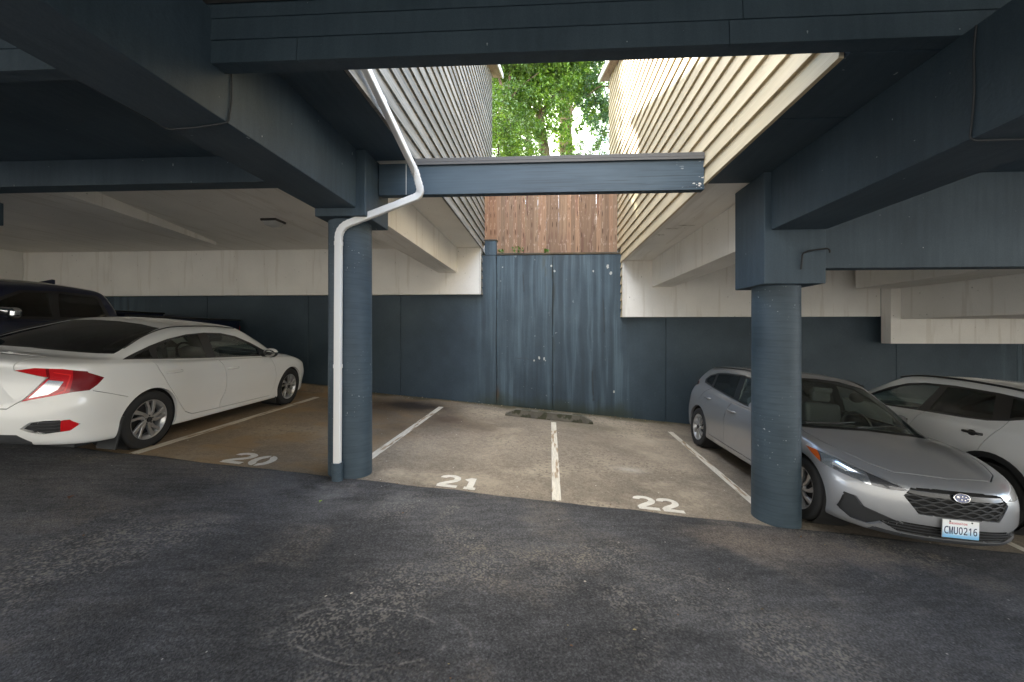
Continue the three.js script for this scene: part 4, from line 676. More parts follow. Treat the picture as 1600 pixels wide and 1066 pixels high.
  for (const [nm, s, b] of doors) { const d = put('door', b, CM.whitePaint, t); handle(d, s * 0.893, nm === 'rear_door' ? 0.838 : 0.792, nm === 'rear_door' ? -1.11 : -0.13, CM.whitePaint, s, 0.23); }
  for (const [a, r, ex] of tails) { const l = put('tail_light', a, CM.red, t); put('reverse_lens', r, CM.lamp, l); for (const [nm, m, b] of ex) put(nm, b, m, l); }
  for (const [v, rb, rf] of vents) { const o = put('bumper_vent', v, CM.plastic, t); for (const r of rb) put('louvre', r, CM.greyPlastic, o); put('reflector', rf, CM.red, o); }
  put('rear_diffuser', sk, CM.greyPlastic, t);
  for (const s of [1, -1]) {
    const G = (nm, p, m) => put(nm, andA(glassShell, sideX(p, s)), m, t);
    G('side_window', wf, CM.glass); G('side_window', wr, CM.glass); G('quarter_window', wq, CM.tint);
    put('window_trim', cutA(andA(trimShell, sideX(dlo, s)), sideX(wf, s), sideX(wr, s), sideX(wq, s)), CM.trim, t);
    // mirror
    const m = new THREE.Group(); m.name = 'door_mirror'; m.position.set(s * 0.93, 0.965, 0.66); t.add(m);
    const sh = new THREE.SphereGeometry(0.1, 28, 18); sh.scale(1.05, 0.72, 0.62); mesh('housing', sh, CM.trim, m); const top = new THREE.SphereGeometry(0.101, 28, 10, 0, Math.PI * 2, 0, Math.PI * 0.42); top.scale(1.06, 0.74, 0.66); top.translate(0, 0.002, 0.004); mesh('cap', top, CM.whitePaint, m);
    const st = new THREE.CylinderGeometry(0.02, 0.03, 0.14, 12); st.rotateZ(Math.PI / 2); st.translate(-s * 0.09, -0.045, 0); mesh('arm', st, CM.trim, m); const gl = new THREE.CircleGeometry(0.085, 28); gl.scale(1.1, 0.7, 1); gl.rotateY(Math.PI); gl.translate(0, 0, -0.055); mesh('mirror_glass', gl, CM.chrome, m);
    // front marker and mud flaps
    const mk = andA(op(in2, in30, SUBTRACTION), sideX([[1.70, 0.60], [1.86, 0.625], [1.90, 0.60], [1.76, 0.575]], s)); put('side_marker', mk, CM.amber, t);
    for (const [z, tl, fh] of [[-1.715, 0.18, 0.34], [0.985, -0.1, 0.2]]) { const f = new RoundedBoxGeometry(0.2, fh, 0.02, 2, 0.006); f.rotateX(tl); f.translate(s * (fh > 0.3 ? 0.80 : 0.775), 0.09 + fh / 2, z); mesh('mud_flap', f, CM.plastic, t); }
    for (const z of [ZR, ZF]) { const l = new THREE.CylinderGeometry(0.347, 0.347, 0.34, 48, 1, true); l.rotateZ(Math.PI / 2); l.translate(s * 0.69, WY + 0.005, z); mesh('wheel_liner', l, new THREE.MeshStandardMaterial({ color: lin(0.012, 0.012, 0.012), roughness: 0.95, side: THREE.DoubleSide }), t); wheel(t, s * 0.778, WY, z, { side: s, spokes: 5, style: 'twist' }); }
  }
  put('windscreen', andA(glassShell, prZ(offsetPoly(wind, -0.001), 0.15, 1.7)), CM.glass, t);
  const bl = put('rear_window', andA(glassShell, prZ(offsetPoly(back, -0.001), -2.3, -0.72)), CM.tint, t);
  // roof ditch lines
  for (const s of [1, -1]) { const c = new THREE.CatmullRomCurve3([[0.70, 1.12, -1.55], [0.635, 1.25, -1.25], [0.592, 1.338, -0.92], [0.585, 1.362, -0.5], [0.58, 1.362, -0.1], [0.585, 1.335, 0.25]].map(([x, y, z]) => new THREE.Vector3(s * x, y - 0.004, z))); mesh('roof_moulding', new THREE.TubeGeometry(c, 30, 0.007, 6), CM.trim, t); }
  // cabin
  for (const x of [0.38, -0.38]) seat(t, x, 0.15, CM.seat); for (const x of [0.36, -0.36]) seat(t, x, -0.75, CM.seat);
  const ds = new RoundedBoxGeometry(1.35, 0.22, 0.4, 3, 0.08); ds.translate(0, 0.80, 0.88); mesh('dashboard', ds, CM.seat, t);
  const sw = new THREE.TorusGeometry(0.18, 0.016, 10, 40); sw.rotateX(-0.4); sw.translate(0.38, 0.85, 0.62); mesh('steering_wheel', sw, CM.trim, t);
  const shelf = new THREE.BoxGeometry(1.25, 0.02, 0.55); shelf.translate(0, 0.985, -1.5); mesh('parcel_shelf', shelf, CM.seatGrey, t);
  const cv = new RoundedBoxGeometry(0.5, 0.1, 0.4, 3, 0.04); cv.translate(0.36, 0.93, -0.98); mesh('seat_cover', cv, CM.cover, t);
  const under = new THREE.BoxGeometry(1.5, 0.05, 3.9); under.translate(0, 0.2, -0.05); mesh('underbody', under, CM.plastic, t);
  return t;
}
// ---------------------------------------------------------------- silver hatchback
function plateTexture() {
  const c = document.createElement('canvas'); c.width = 512; c.height = 256; const x = c.getContext('2d');
  const gr = x.createLinearGradient(0, 0, 0, 256); gr.addColorStop(0, '#f4f4f2'); gr.addColorStop(0.55, '#e6eef6'); gr.addColorStop(1, '#6fb4e2'); x.fillStyle = gr; x.fillRect(0, 0, 512, 256);
  x.fillStyle = '#ffffff'; x.beginPath(); x.moveTo(150, 210); x.lineTo(256, 100); x.lineTo(360, 210); x.closePath(); x.globalAlpha = 0.4; x.fill(); x.globalAlpha = 1;
  x.fillStyle = '#c0303a'; x.font = 'bold 38px sans-serif'; x.textAlign = 'center'; x.fillText('WASHINGTON', 218, 62);
  x.fillStyle = '#16284f'; x.font = 'bold 128px monospace'; x.save(); x.translate(256, 200); x.scale(0.88, 1.12); x.fillText('CMU0216', 0, 0); x.restore();
  const im = x.getImageData(0, 0, 512, 256).data; return tex(512, 256, (u, v, i, j) => { const o = ((255 - j) * 512 + i) * 4; return [im[o], im[o + 1], im[o + 2]]; });
}
function silverHatch() {
  const t = new THREE.Group();
  const cs = [
    { w: 0.76, zr: -2.04, zf: 1.98, cr: 0.42, cf: 0.66, y: [[-2.0, 0.27], [-0.9, 0.20], [1, 0.20], [1.98, 0.165]] },
    { w: 0.852, zr: -2.13, zf: 2.06, cr: 0.48, cf: 0.70, y: [[-2.1, 0.30], [-0.9, 0.225], [1, 0.225], [2.06, 0.19]] },
    { w: 0.874, zr: -2.18, zf: 2.105, cr: 0.50, cf: 0.74, y: [[-2.1, 0.44], [-1, 0.40], [1, 0.37], [2.1, 0.31]] },
    { w: 0.888, zr: -2.175, zf: 2.110, cr: 0.50, cf: 0.78, y: [[-2.1, 0.60], [-1, 0.56], [1, 0.53], [2.1, 0.45]] },
    { w: 0.890, zr: -2.14, zf: 2.095, cr: 0.48, cf: 0.82, y: [[-2.1, 0.72], [-1, 0.70], [1, 0.66], [2.1, 0.57]] },
    { w: 0.882, zr: -2.10, zf: 2.06, cr: 0.46, cf: 0.86, y: [[-2.1, 0.86], [-1, 0.82], [0, 0.78], [1, 0.765], [1.6, 0.71], [2.06, 0.645]] },
    { w: 0.846, zr: -2.06, zf: 1.975, cr: 0.44, cf: 0.88, y: [[-2.06, 0.97], [-1, 0.925], [0, 0.885], [0.9, 0.865], [1.4, 0.81], [1.97, 0.705]] },
    { w: 0.815, zr: -2.03, zf: 1.55, cr: 0.42, cf: 0.74, y: [[-2.03, 1.02], [-1.3, 0.985], [-0.5, 0.925], [0.4, 0.90], [1.0, 0.885], [1.3, 0.862], [1.55, 0.838]] },
    { w: 0.78, zr: -2.0, zf: 1.10, cr: 0.34, cf: 0.40, nr: 3, nf: 3, y: [[-2.0, 1.07], [-1.4, 1.04], [-0.9, 0.99], [-0.3, 0.93], [0.4, 0.905], [0.8, 0.90], [1.1, 0.925]] },
    { w: 0.705, zr: -1.90, zf: 0.63, cr: 0.28, cf: 0.30, nr: 3, nf: 3, y: [[-1.9, 1.21], [-1.2, 1.18], [0, 1.15], [0.63, 1.165]] },
    { w: 0.60, zr: -1.74, zf: 0.20, cr: 0.20, cf: 0.20, nr: 3, nf: 3, y: [[-1.74, 1.325], [-1.2, 1.365], [-0.5, 1.395], [-0.1, 1.39], [0.2, 1.365]] },
    { w: 0.40, zr: -1.70, zf: 0.08, cr: 0.12, cf: 0.12, y: [[-1.7, 1.375], [-1, 1.425], [-0.3, 1.445], [0.08, 1.415]] },
    { w: 0, zr: -1.66, zf: -0.02, cr: 0.02, cf: 0.02, y: [[-1.66, 1.39], [-1, 1.445], [-0.4, 1.468], [-0.02, 1.445]] },
  ];
  const ZR = -1.37, ZF = 1.335, WY = 0.318;
  const L = (i) => brush(loft(cs, { inset: i })), base = L(0), in2 = L(0.0015), in4 = L(0.004), in9 = L(0.009), in15 = L(0.010), in30 = L(0.024), in45 = L(0.036);
  const glassShell = op(in4, in9, SUBTRACTION), trimShell = op(in2, in30, SUBTRACTION), skin = trimShell, rib = op(in15, in30, SUBTRACTION), pit = op(base, in45, SUBTRACTION), floor = op(in30, in45, SUBTRACTION);
  const cabin = andA(L(0.05), prX([[-1.9, 0.34], [0.95, 0.34], [1.1, 0.62], [1.15, 1.6], [-2.0, 1.6]], -0.9, 0.9));
  const dlo = [[-1.50, 1.075], [-1.54, 1.13], [-1.46, 1.215], [-1.25, 1.275], [-0.95, 1.305], [-0.4, 1.325], [0.0, 1.30], [0.25, 1.215], [0.50, 1.10], [0.74, 0.955], [0.74, 0.925], [0.4, 0.918], [-0.1, 0.93], [-0.6, 0.972], [-1.0, 1.015], [-1.3, 1.05]];
  const wf = [[-0.30, 0.965], [-0.34, 1.298], [-0.02, 1.275], [0.22, 1.19], [0.47, 1.075], [0.56, 1.01], [0.56, 0.94], [0, 0.945]];
  const wr = [[-1.14, 1.048], [-1.20, 1.26], [-0.95, 1.282], [-0.50, 1.298], [-0.45, 0.98], [-0.8, 1.012]];
  const wq = [[-1.44, 1.095], [-1.47, 1.14], [-1.41, 1.20], [-1.27, 1.24], [-1.22, 1.062]];
  const wind = [[-0.70, 0.895], [-0.4, 0.915], [0, 0.925], [0.4, 0.915], [0.70, 0.895], [0.70, 0.95], [0.565, 1.325], [0.3, 1.385], [0, 1.398], [-0.3, 1.385], [-0.565, 1.325], [-0.70, 0.95]];
  const back = [[-0.62, 1.06], [0, 1.05], [0.62, 1.06], [0.53, 1.29], [0.3, 1.33], [0, 1.34], [-0.3, 1.33], [-0.53, 1.29]];
  const wells = []; for (const s of [-1, 1]) for (const z of [ZR, ZF]) wells.push(cylX(0.358, s > 0 ? 0.52 : -1.1, s > 0 ? 1.1 : -0.52, WY + 0.012, z));
  let shell = cutA(base, cabin, ...wells, sideX(dlo, 1), sideX(dlo, -1), prZ(wind, -0.1, 1.5), prZ(back, -2.4, -1.5));
  const both = (f) => { for (const s of [1, -1]) f(s, (p, a, b) => prZ(s > 0 ? p : flipX(p), a, b)); };
  // headlights
  const hl = [[0.40, 0.598], [0.47, 0.640], [0.60, 0.683], [0.74, 0.742], [0.83, 0.785], [0.95, 0.81], [0.95, 0.70], [0.80, 0.635], [0.66, 0.590], [0.52, 0.583]];
  const hlS = [[2.5, 0.4], [2.5, 0.9], [1.8, 0.84], [1.36, 0.80], [1.38, 0.765], [1.62, 0.655], [1.85, 0.4]];
  const hood = [[-0.73, 0.98], [-0.76, 1.2], [-0.735, 1.42], [-0.66, 1.62], [-0.56, 1.80], [-0.42, 1.915], [0, 1.955], [0.42, 1.915], [0.56, 1.80], [0.66, 1.62], [0.735, 1.42], [0.76, 1.2], [0.73, 0.98]];
  both((s, Z) => {
    const vol = op(Z(hl, 1.2, 2.5), sideX(hlS, s, 0.2, 1.3), INTERSECTION), lamp = andA(skin, vol); shell = cutA(shell, andA(pit, vol));
    const am = Z([[0.875, 0.55], [0.815, 0.85], [1.1, 0.9], [1.1, 0.55]], 1.2, 2.5), reflr = Z([[0.62, 0.50], [0.66, 0.85], [0.815, 0.85], [0.875, 0.5]], 1.2, 2.5), drl = Z([[0.36, 0.60], [0.48, 0.632], [0.62, 0.678], [0.76, 0.735], [0.95, 0.80], [0.95, 0.85], [0.6, 0.80], [0.36, 0.75]], 1.2, 2.5);
    const h = put('headlight', cutA(lamp, am, reflr, drl), CM.lampDark, t); put('turn_signal', cutA(andA(lamp, am), drl), CM.amber, h); put('reflector', cutA(andA(lamp, reflr), drl), CM.lamp, h); put('running_light', andA(lamp, drl), CM.alloy, h);
    for (const [x, y, z, r] of [[0.66, 0.655, 1.80, 0.030], [0.575, 0.635, 1.885, 0.026]]) { const b = new THREE.SphereGeometry(r, 20, 14); b.translate(s * x, y, z); mesh('projector', b, CM.chrome, h); }
    // fog recess
    const fog = [[0.775, 0.470], [0.715, 0.462], [0.675, 0.392], [0.43, 0.316], [0.545, 0.298], [0.62, 0.240], [0.72, 0.244], [0.795, 0.315]], fv = Z(fog, 1.5, 2.4);
    const f = put('fog_recess', andA(floor, fv), CM.plastic, t); shell = cutA(shell, andA(pit, fv)); put('recess_fin', andA(rib, Z([[0.46, 0.318], [0.668, 0.378], [0.665, 0.386], [0.46, 0.326]], 1.5, 2.4)), CM.greyPlastic, f);
    const fl = new THREE.CylinderGeometry(0.042, 0.046, 0.03, 28); fl.rotateX(Math.PI / 2); fl.rotateY(s * 0.55); fl.translate(s * 0.70, 0.305, 1.775); mesh('fog_lamp', fl, CM.lampDark, f);
    const tl = sideX([[-2.3, 0.95], [-2.3, 1.06], [-1.72, 1.075], [-1.66, 1.02], [-1.9, 0.955]], s, 0.45, 1.2); put('tail_light', andA(skin, tl), CM.darkRed, t); shell = cutA(shell, andA(pit, tl));
  });
  // grille, lower intake, skirt
  const gr = [[-0.44, 0.555], [-0.375, 0.632], [-0.2, 0.642], [0.2, 0.642], [0.375, 0.632], [0.44, 0.555], [0.335, 0.420], [-0.335, 0.420]], gv = prZ(gr, 1.6, 2.4);
  const gp = put('grille', andA(floor, gv), CM.void, t); shell = cutA(shell, andA(pit, gv));
  for (let k = 0; k < 5; k++) { const y = 0.445 + k * 0.030, up = [], dn = []; for (let i = -24; i <= 24; i++) { const x = i * 0.02, w = 0.0075 * Math.sin(x * 48 + (k % 2) * Math.PI); up.push([x, y + w + 0.006]); dn.unshift([x, y + w - 0.006]); } put('grille_bar', andA(rib, prZ(offsetPoly(gr, -0.006), 1.6, 2.4), prZ([...up, ...dn], 1.6, 2.4)), CM.plastic, gp); }
  put('grille_bar', andA(op(brush(loft(cs, { inset: 0.006 })), in30, SUBTRACTION), prZ([[-0.40, 0.585], [-0.385, 0.612], [0.385, 0.612], [0.40, 0.585], [0.3, 0.575], [-0.3, 0.575]], 1.6, 2.4)), CM.trim, gp);
  const it = [[-0.56, 0.290], [-0.47, 0.334], [0.47, 0.334], [0.56, 0.290], [0.44, 0.232], [-0.44, 0.232]], iv = prZ(it, 1.5, 2.4); const ip = put('lower_intake', andA(floor, iv), CM.void, t); shell = cutA(shell, andA(pit, iv));
  for (const y of [0.258, 0.285, 0.310]) put('intake_bar', andA(rib, prZ(offsetPoly(it, -0.004), 1.5, 2.4), prZ([[-0.6, y - 0.004], [0.6, y - 0.004], [0.6, y + 0.004], [-0.6, y + 0.004]], 1.5, 2.4)), CM.greyPlastic, ip);
  const sv = prZ([[-0.66, 0.1], [-0.60, 0.232], [-0.42, 0.222], [0.42, 0.222], [0.60, 0.232], [0.66, 0.1]], 1.4, 2.4); put('front_skirt', andA(skin, sv), CM.greyPlastic, t); shell = cutA(shell, andA(pit, sv));
  const hv = prY(offsetPoly(hood, -0.004), 0.655, 1.2), hg = prY(offsetPoly(hood, 0.004), 0.652, 1.2); const hd = andA(shell, hv); shell = cutA(shell, hg); put('hood', hd, CM.silver, t);
  const rd = [[-1.10, 1.07], [-1.27, 0.94], [-1.385, 0.79], [-1.35, 0.69], [-1.10, 0.56], [-0.98, 0.42], [-0.93, 0.31], [-0.38, 0.30], [-0.40, 0.49], [-0.41, 0.66], [-0.37, 0.83], [-0.30, 0.955], [-0.30, 1.02], [-1.05, 1.12]];
  const fd = [[-0.30, 0.955], [-0.37, 0.83], [-0.41, 0.66], [-0.40, 0.49], [-0.38, 0.30], [0.72, 0.29], [0.82, 0.40], [0.84, 0.60], [0.78, 0.80], [0.70, 0.90], [0.70, 1.0], [-0.30, 1.02]];
  const doors = []; for (const s of [1, -1]) for (const [nm, d] of [['r', rd], ['f', fd]]) { doors.push([nm, s, andA(shell, sideX(offsetPoly(d, -0.0045), s))]); shell = cutA(shell, sideX(offsetPoly(d, 0.0045), s, 0.70, 1.25)); }
  put('body', shell, CM.silver, t);
  for (const [nm, s, b] of doors) { const d = put('door', b, CM.silver, t); handle(d, s * 0.884, nm === 'r' ? 0.868 : 0.81, nm === 'r' ? -1.05 : -0.22, CM.silver, s, 0.21); }
  for (const s of [1, -1]) {
    put('side_window', andA(glassShell, sideX(wf, s)), CM.glass, t); put('side_window', andA(glassShell, sideX(wr, s)), CM.tint, t); put('quarter_window', andA(glassShell, sideX(wq, s)), CM.tint, t);
    put('window_trim', cutA(andA(trimShell, sideX(dlo, s)), sideX(wf, s), sideX(wr, s), sideX(wq, s)), CM.trim, t);
    const m = new THREE.Group(); m.name = 'door_mirror'; m.position.set(s * 0.885, 0.985, 0.44); m.rotation.y = s * 1.1; t.add(m); const sh = new THREE.SphereGeometry(0.1, 28, 18); sh.scale(1.1, 0.74, 0.6); mesh('housing', sh, CM.silver, m); const st = new THREE.CylinderGeometry(0.02, 0.03, 0.14, 12); st.rotateZ(Math.PI / 2); st.translate(-s * 0.09, -0.05, 0); mesh('arm', st, CM.trim, m); const gl = new THREE.CircleGeometry(0.085, 28); gl.scale(1.1, 0.7, 1); gl.rotateY(Math.PI); gl.translate(0, 0, -0.055); mesh('mirror_glass', gl, CM.chrome, m);
    for (const z of [ZR, ZF]) { const l = new THREE.CylinderGeometry(0.353, 0.353, 0.34, 48, 1, true); l.rotateZ(Math.PI / 2); l.translate(s * 0.68, WY + 0.012, z); mesh('wheel_liner', l, new THREE.MeshStandardMaterial({ color: lin(0.012, 0.012, 0.012), roughness: 0.95, side: THREE.DoubleSide }), t); wheel(t, s * 0.770, WY, z, { side: s, spokes: 9, style: 'cover', R: 0.318, W: 0.205, rim: 0.212 }); }
    const c = new THREE.CatmullRomCurve3([[0.615, 1.352, -1.55], [0.605, 1.385, -1.0], [0.603, 1.405, -0.5], [0.605, 1.395, -0.05], [0.61, 1.36, 0.17]].map(([x, y, z]) => new THREE.Vector3(s * x, y, z))); mesh('roof_moulding', new THREE.TubeGeometry(c, 30, 0.008, 6), CM.trim, t);
  }
  put('windscreen', andA(glassShell, prZ(offsetPoly(wind, -0.001), -0.1, 1.5)), CM.glass, t);
  put('rear_window', andA(glassShell, prZ(offsetPoly(back, -0.001), -2.4, -1.5)), CM.tint, t);
  { // black cowl, wipers
    put('cowl', andA(op(in4, in45, SUBTRACTION), prZ([[-0.74, 0.875], [0.74, 0.875], [0.72, 0.915], [0.4, 0.932], [0, 0.942], [-0.4, 0.932], [-0.72, 0.915]], 0.7, 1.3), brush(new THREE.BoxGeometry(2, 1, 0.4).translate(0, 0.9, 0.93))), CM.trim, t);
    for (const [x0, x1] of [[-0.1, 0.55], [-0.62, -0.05]]) { const c = new THREE.CatmullRomCurve3([[x0, 0.945, 1.04 - 0.15 * x0 * x0], [(x0 + x1) / 2, 0.962, 0.99 - 0.3 * x1 * x1 * 0.3], [x1, 0.985, 0.93 - 0.3 * x1 * x1]].map((p) => new THREE.Vector3(...p))); mesh('wiper', new THREE.TubeGeometry(c, 16, 0.008, 6), CM.trim, t); }
  }
  { // oval star badge
    const e = new THREE.Group(); e.name = 'badge'; e.position.set(0, 0.596, 2.094); e.rotation.x = -0.18; t.add(e);
    const rg = new THREE.TorusGeometry(1, 0.1, 10, 48); rg.scale(0.066, 0.037, 0.05); mesh('ring', rg, CM.chrome, e); const dk = new THREE.CylinderGeometry(1, 1, 0.006, 40); dk.rotateX(Math.PI / 2); dk.scale(0.064, 0.036, 1); mesh('field', dk, phy({ color: lin(0.01, 0.03, 0.16), roughness: 0.2, clearcoat: 1 }), e);
    for (const [x, y, r] of [[-0.034, 0.009, 0.017], [0.002, 0.014, 0.008], [0.030, 0.012, 0.008], [0.045, -0.002, 0.008], [0.022, -0.014, 0.009], [-0.006, -0.012, 0.008]]) { const pts = []; for (let k = 0; k < 12; k++) { const a = k * Math.PI / 6, q = k % 2 ? r * 0.4 : r; pts.push([x + q * Math.cos(a), y + q * Math.sin(a) * 0.8]); } const g = ext(pts, 0.003); g.translate(0, 0, 0.003); mesh('star', g, CM.chrome, e); }
  }
  { const p = new THREE.Group(); p.name = 'license_plate'; p.position.set(-0.03, 0.345, 2.135); p.rotation.x = -0.06; p.userData.label = 'white and blue license plate reading CMU0216'; t.add(p);
    const g = new RoundedBoxGeometry(0.305, 0.152, 0.004, 2, 0.0018); mesh('backing', g, CM.alloy, p); const f = new THREE.PlaneGeometry(0.300, 0.147); f.translate(0, 0, 0.0035); mesh('print', f, phy({ map: plateTexture(), roughness: 0.4 }), p); for (const x of [-0.09, 0.09]) { const b = new THREE.CylinderGeometry(0.006, 0.006, 0.006, 10); b.rotateX(Math.PI / 2); b.translate(x, 0.062, 0.004); mesh('screw', b, CM.plastic, p); } }
  for (const x of [0.38, -0.38]) { seat(t, x, 0.0, CM.seatGrey); seat(t, x * 0.95, -0.85, CM.seatGrey); }
  const ds = new RoundedBoxGeometry(1.35, 0.22, 0.42, 3, 0.08); ds.translate(0, 0.79, 0.72); mesh('dashboard', ds, CM.seat, t);
  const sw = new THREE.TorusGeometry(0.18, 0.016, 10, 40); sw.rotateX(-0.4); sw.translate(0.38, 0.86, 0.42); mesh('steering_wheel', sw, CM.trim, t);
  const mr = new RoundedBoxGeometry(0.24, 0.07, 0.03, 2, 0.012); mr.translate(0, 1.27, 0.30); mesh('rear_view_mirror', mr, CM.trim, t);
  const under = new THREE.BoxGeometry(1.45, 0.05, 3.7); under.translate(0, 0.25, -0.05); mesh('underbody', under, CM.plastic, t);
  return t;
}
// ---------------------------------------------------------------- white SUV
function whiteSuv() {
  const t = new THREE.Group();
  const cs = [
    { w: 0.80, zr: -2.18, zf: 2.10, cr: 0.4, cf: 0.6, y: [[-2.1, 0.30], [0, 0.24], [2, 0.26]] },
    { w: 0.885, zr: -2.26, zf: 2.18, cr: 0.46, cf: 0.66, y: [[-2.2, 0.36], [0, 0.30], [2.2, 0.32]] },
    { w: 0.905, zr: -2.29, zf: 2.22, cr: 0.48, cf: 0.70, y: [[-2.2, 0.52], [0, 0.48], [2.2, 0.48]] },
    { w: 0.915, zr: -2.27, zf: 2.23, cr: 0.48, cf: 0.72, y: [[-2.2, 0.72], [0, 0.68], [2.2, 0.66]] },
    { w: 0.912, zr: -2.22, zf: 2.20, cr: 0.46, cf: 0.76, y: [[-2.2, 0.92], [0, 0.87], [1.4, 0.84], [2.2, 0.80]] },
    { w: 0.885, zr: -2.16, zf: 2.10, cr: 0.44, cf: 0.80, y: [[-2.1, 1.08], [-1, 1.045], [0, 1.01], [1.2, 0.99], [2.1, 0.90]] },
    { w: 0.85, zr: -2.10, zf: 1.70, cr: 0.40, cf: 0.7, y: [[-2.1, 1.17], [-1.3, 1.11], [0, 1.06], [1.0, 1.03], [1.7, 1.0]] },
    { w: 0.825, zr: -2.06, zf: 1.10, cr: 0.34, cf: 0.42, nr: 3, nf: 3, y: [[-2.06, 1.22], [-1.5, 1.17], [-1, 1.125], [0, 1.08], [0.7, 1.05], [1.1, 1.08]] },
    { w: 0.755, zr: -1.95, zf: 0.62, cr: 0.28, cf: 0.32, nr: 3, nf: 3, y: [[-1.95, 1.37], [-1, 1.33], [0, 1.30], [0.62, 1.31]] },
    { w: 0.655, zr: -1.78, zf: 0.18, cr: 0.22, cf: 0.20, nr: 3, nf: 3, y: [[-1.78, 1.475], [-1.2, 1.525], [-0.6, 1.55], [-0.2, 1.545], [0.18, 1.51]] },
    { w: 0.45, zr: -1.72, zf: 0.04, cr: 0.14, cf: 0.12, y: [[-1.7, 1.53], [-0.6, 1.60], [0.04, 1.565]] },
    { w: 0, zr: -1.68, zf: -0.06, cr: 0.02, cf: 0.02, y: [[-1.68, 1.545], [-0.6, 1.615], [-0.06, 1.59]] },
  ];
  const ZR = -1.36, ZF = 1.345, WY = 0.35, L = (i) => brush(loft(cs, { inset: i })), base = L(0), in2 = L(0.0015), in4 = L(0.004), in9 = L(0.009), in30 = L(0.035), in45 = L(0.05);
  const glassShell = op(in4, in9, SUBTRACTION), trimShell = op(in2, in30, SUBTRACTION), pit = op(base, in45, SUBTRACTION);
  const cabin = andA(in45, prX([[-1.95, 0.4], [0.95, 0.4], [1.15, 0.7], [1.15, 1.8], [-2.0, 1.8]], -0.9, 0.9));
  const dlo = [[-1.86, 1.30], [-1.80, 1.385], [-1.55, 1.435], [-1.2, 1.468], [-0.7, 1.487], [-0.3, 1.475], [-0.05, 1.435], [0.2, 1.35], [0.5, 1.20], [0.74, 1.085], [0.72, 1.065], [0.2, 1.075], [-0.45, 1.105], [-0.95, 1.125], [-1.22, 1.145], [-1.42, 1.185], [-1.65, 1.255]];
  const wf = [[-0.36, 1.125], [-0.52, 1.455], [-0.3, 1.448], [-0.06, 1.408], [0.18, 1.325], [0.45, 1.20], [0.55, 1.14], [0.52, 1.09], [0.1, 1.10]];
  const wr = [[-0.50, 1.13], [-0.62, 1.455], [-0.9, 1.455], [-1.18, 1.44], [-1.26, 1.175], [-1.15, 1.162], [-0.9, 1.15]];
  const wq = [[-1.42, 1.215], [-1.36, 1.425], [-1.55, 1.405], [-1.74, 1.365], [-1.76, 1.325], [-1.62, 1.275]];
  const wind = [[-0.74, 1.05], [0, 1.085], [0.74, 1.05], [0.73, 1.1], [0.61, 1.47], [0.3, 1.53], [0, 1.545], [-0.3, 1.53], [-0.61, 1.47], [-0.73, 1.1]], back = [[-0.64, 1.19], [0.64, 1.19], [0.55, 1.43], [0, 1.48], [-0.55, 1.43]];
  const wells = []; for (const s of [-1, 1]) for (const z of [ZR, ZF]) wells.push(cylX(0.395, s > 0 ? 0.5 : -1.1, s > 0 ? 1.1 : -0.5, WY + 0.01, z));
  let shell = cutA(base, cabin, ...wells, sideX(dlo, 1), sideX(dlo, -1), prZ(wind, -0.1, 1.6), prZ(back, -2.4, -1.6));
  for (const s of [1, -1]) { // black arch and sill cladding
    const clad = []; for (const z of [ZR, ZF]) { const r = []; for (let k = 0; k <= 24; k++) { const a = -0.25 + (Math.PI + 0.5) * k / 24; r.push([z + 0.455 * Math.cos(a), WY + 0.01 + 0.455 * Math.sin(a)]); } clad.push(sideX(r, s, 0.5, 1.3)); }
    clad.push(sideX([[-1.0, 0.1], [-1.0, 0.40], [1.0, 0.40], [1.0, 0.1]], s, 0.5, 1.3));
    for (const c of clad) { put('wheel_cladding', cutA(andA(brush(loft(cs, { inset: -0.012 })), c), in45, ...wells), CM.plastic, t); }
    const tl = sideX([[-2.4, 1.0], [-2.4, 1.14], [-1.9, 1.16], [-1.85, 1.08], [-2.0, 1.0]], s, 0.4, 1.2); put('tail_light', andA(trimShell, tl), CM.red, t); shell = cutA(shell, andA(pit, tl));
    const hl = sideX([[2.4, 0.75], [2.4, 0.88], [1.6, 0.94], [1.6, 0.88], [1.9, 0.78]], s, 0.3, 1.2); put('headlight', andA(trimShell, hl), CM.lamp, t); shell = cutA(shell, andA(pit, hl));
  }
  const rd = [[-1.43, 1.20], [-1.395, 1.08], [-1.29, 0.92], [-1.23, 0.79], [-0.93, 0.55], [-0.88, 0.42], [-0.28, 0.41], [-0.29, 0.75], [-0.36, 0.90], [-0.47, 1.11], [-0.47, 1.15], [-1.43, 1.25]], fd = [[-0.47, 1.11], [-0.36, 0.90], [-0.29, 0.75], [-0.28, 0.41], [0.82, 0.41], [0.86, 0.7], [0.76, 1.04], [0.7, 1.1], [-0.47, 1.15]];
  const doors = []; for (const s of [1, -1]) for (const [nm, d] of [['r', rd], ['f', fd]]) { doors.push([nm, s, andA(shell, sideX(offsetPoly(d, -0.0045), s))]); shell = cutA(shell, sideX(offsetPoly(d, 0.0045), s, 0.72, 1.3)); }
  put('body', shell, CM.pearl, t);
  for (const [nm, s, b] of doors) { const d = put('door', b, CM.pearl, t); handle(d, s * 0.908, nm === 'r' ? 0.985 : 0.955, nm === 'r' ? -1.15 : -0.20, CM.trim, s, 0.22); }
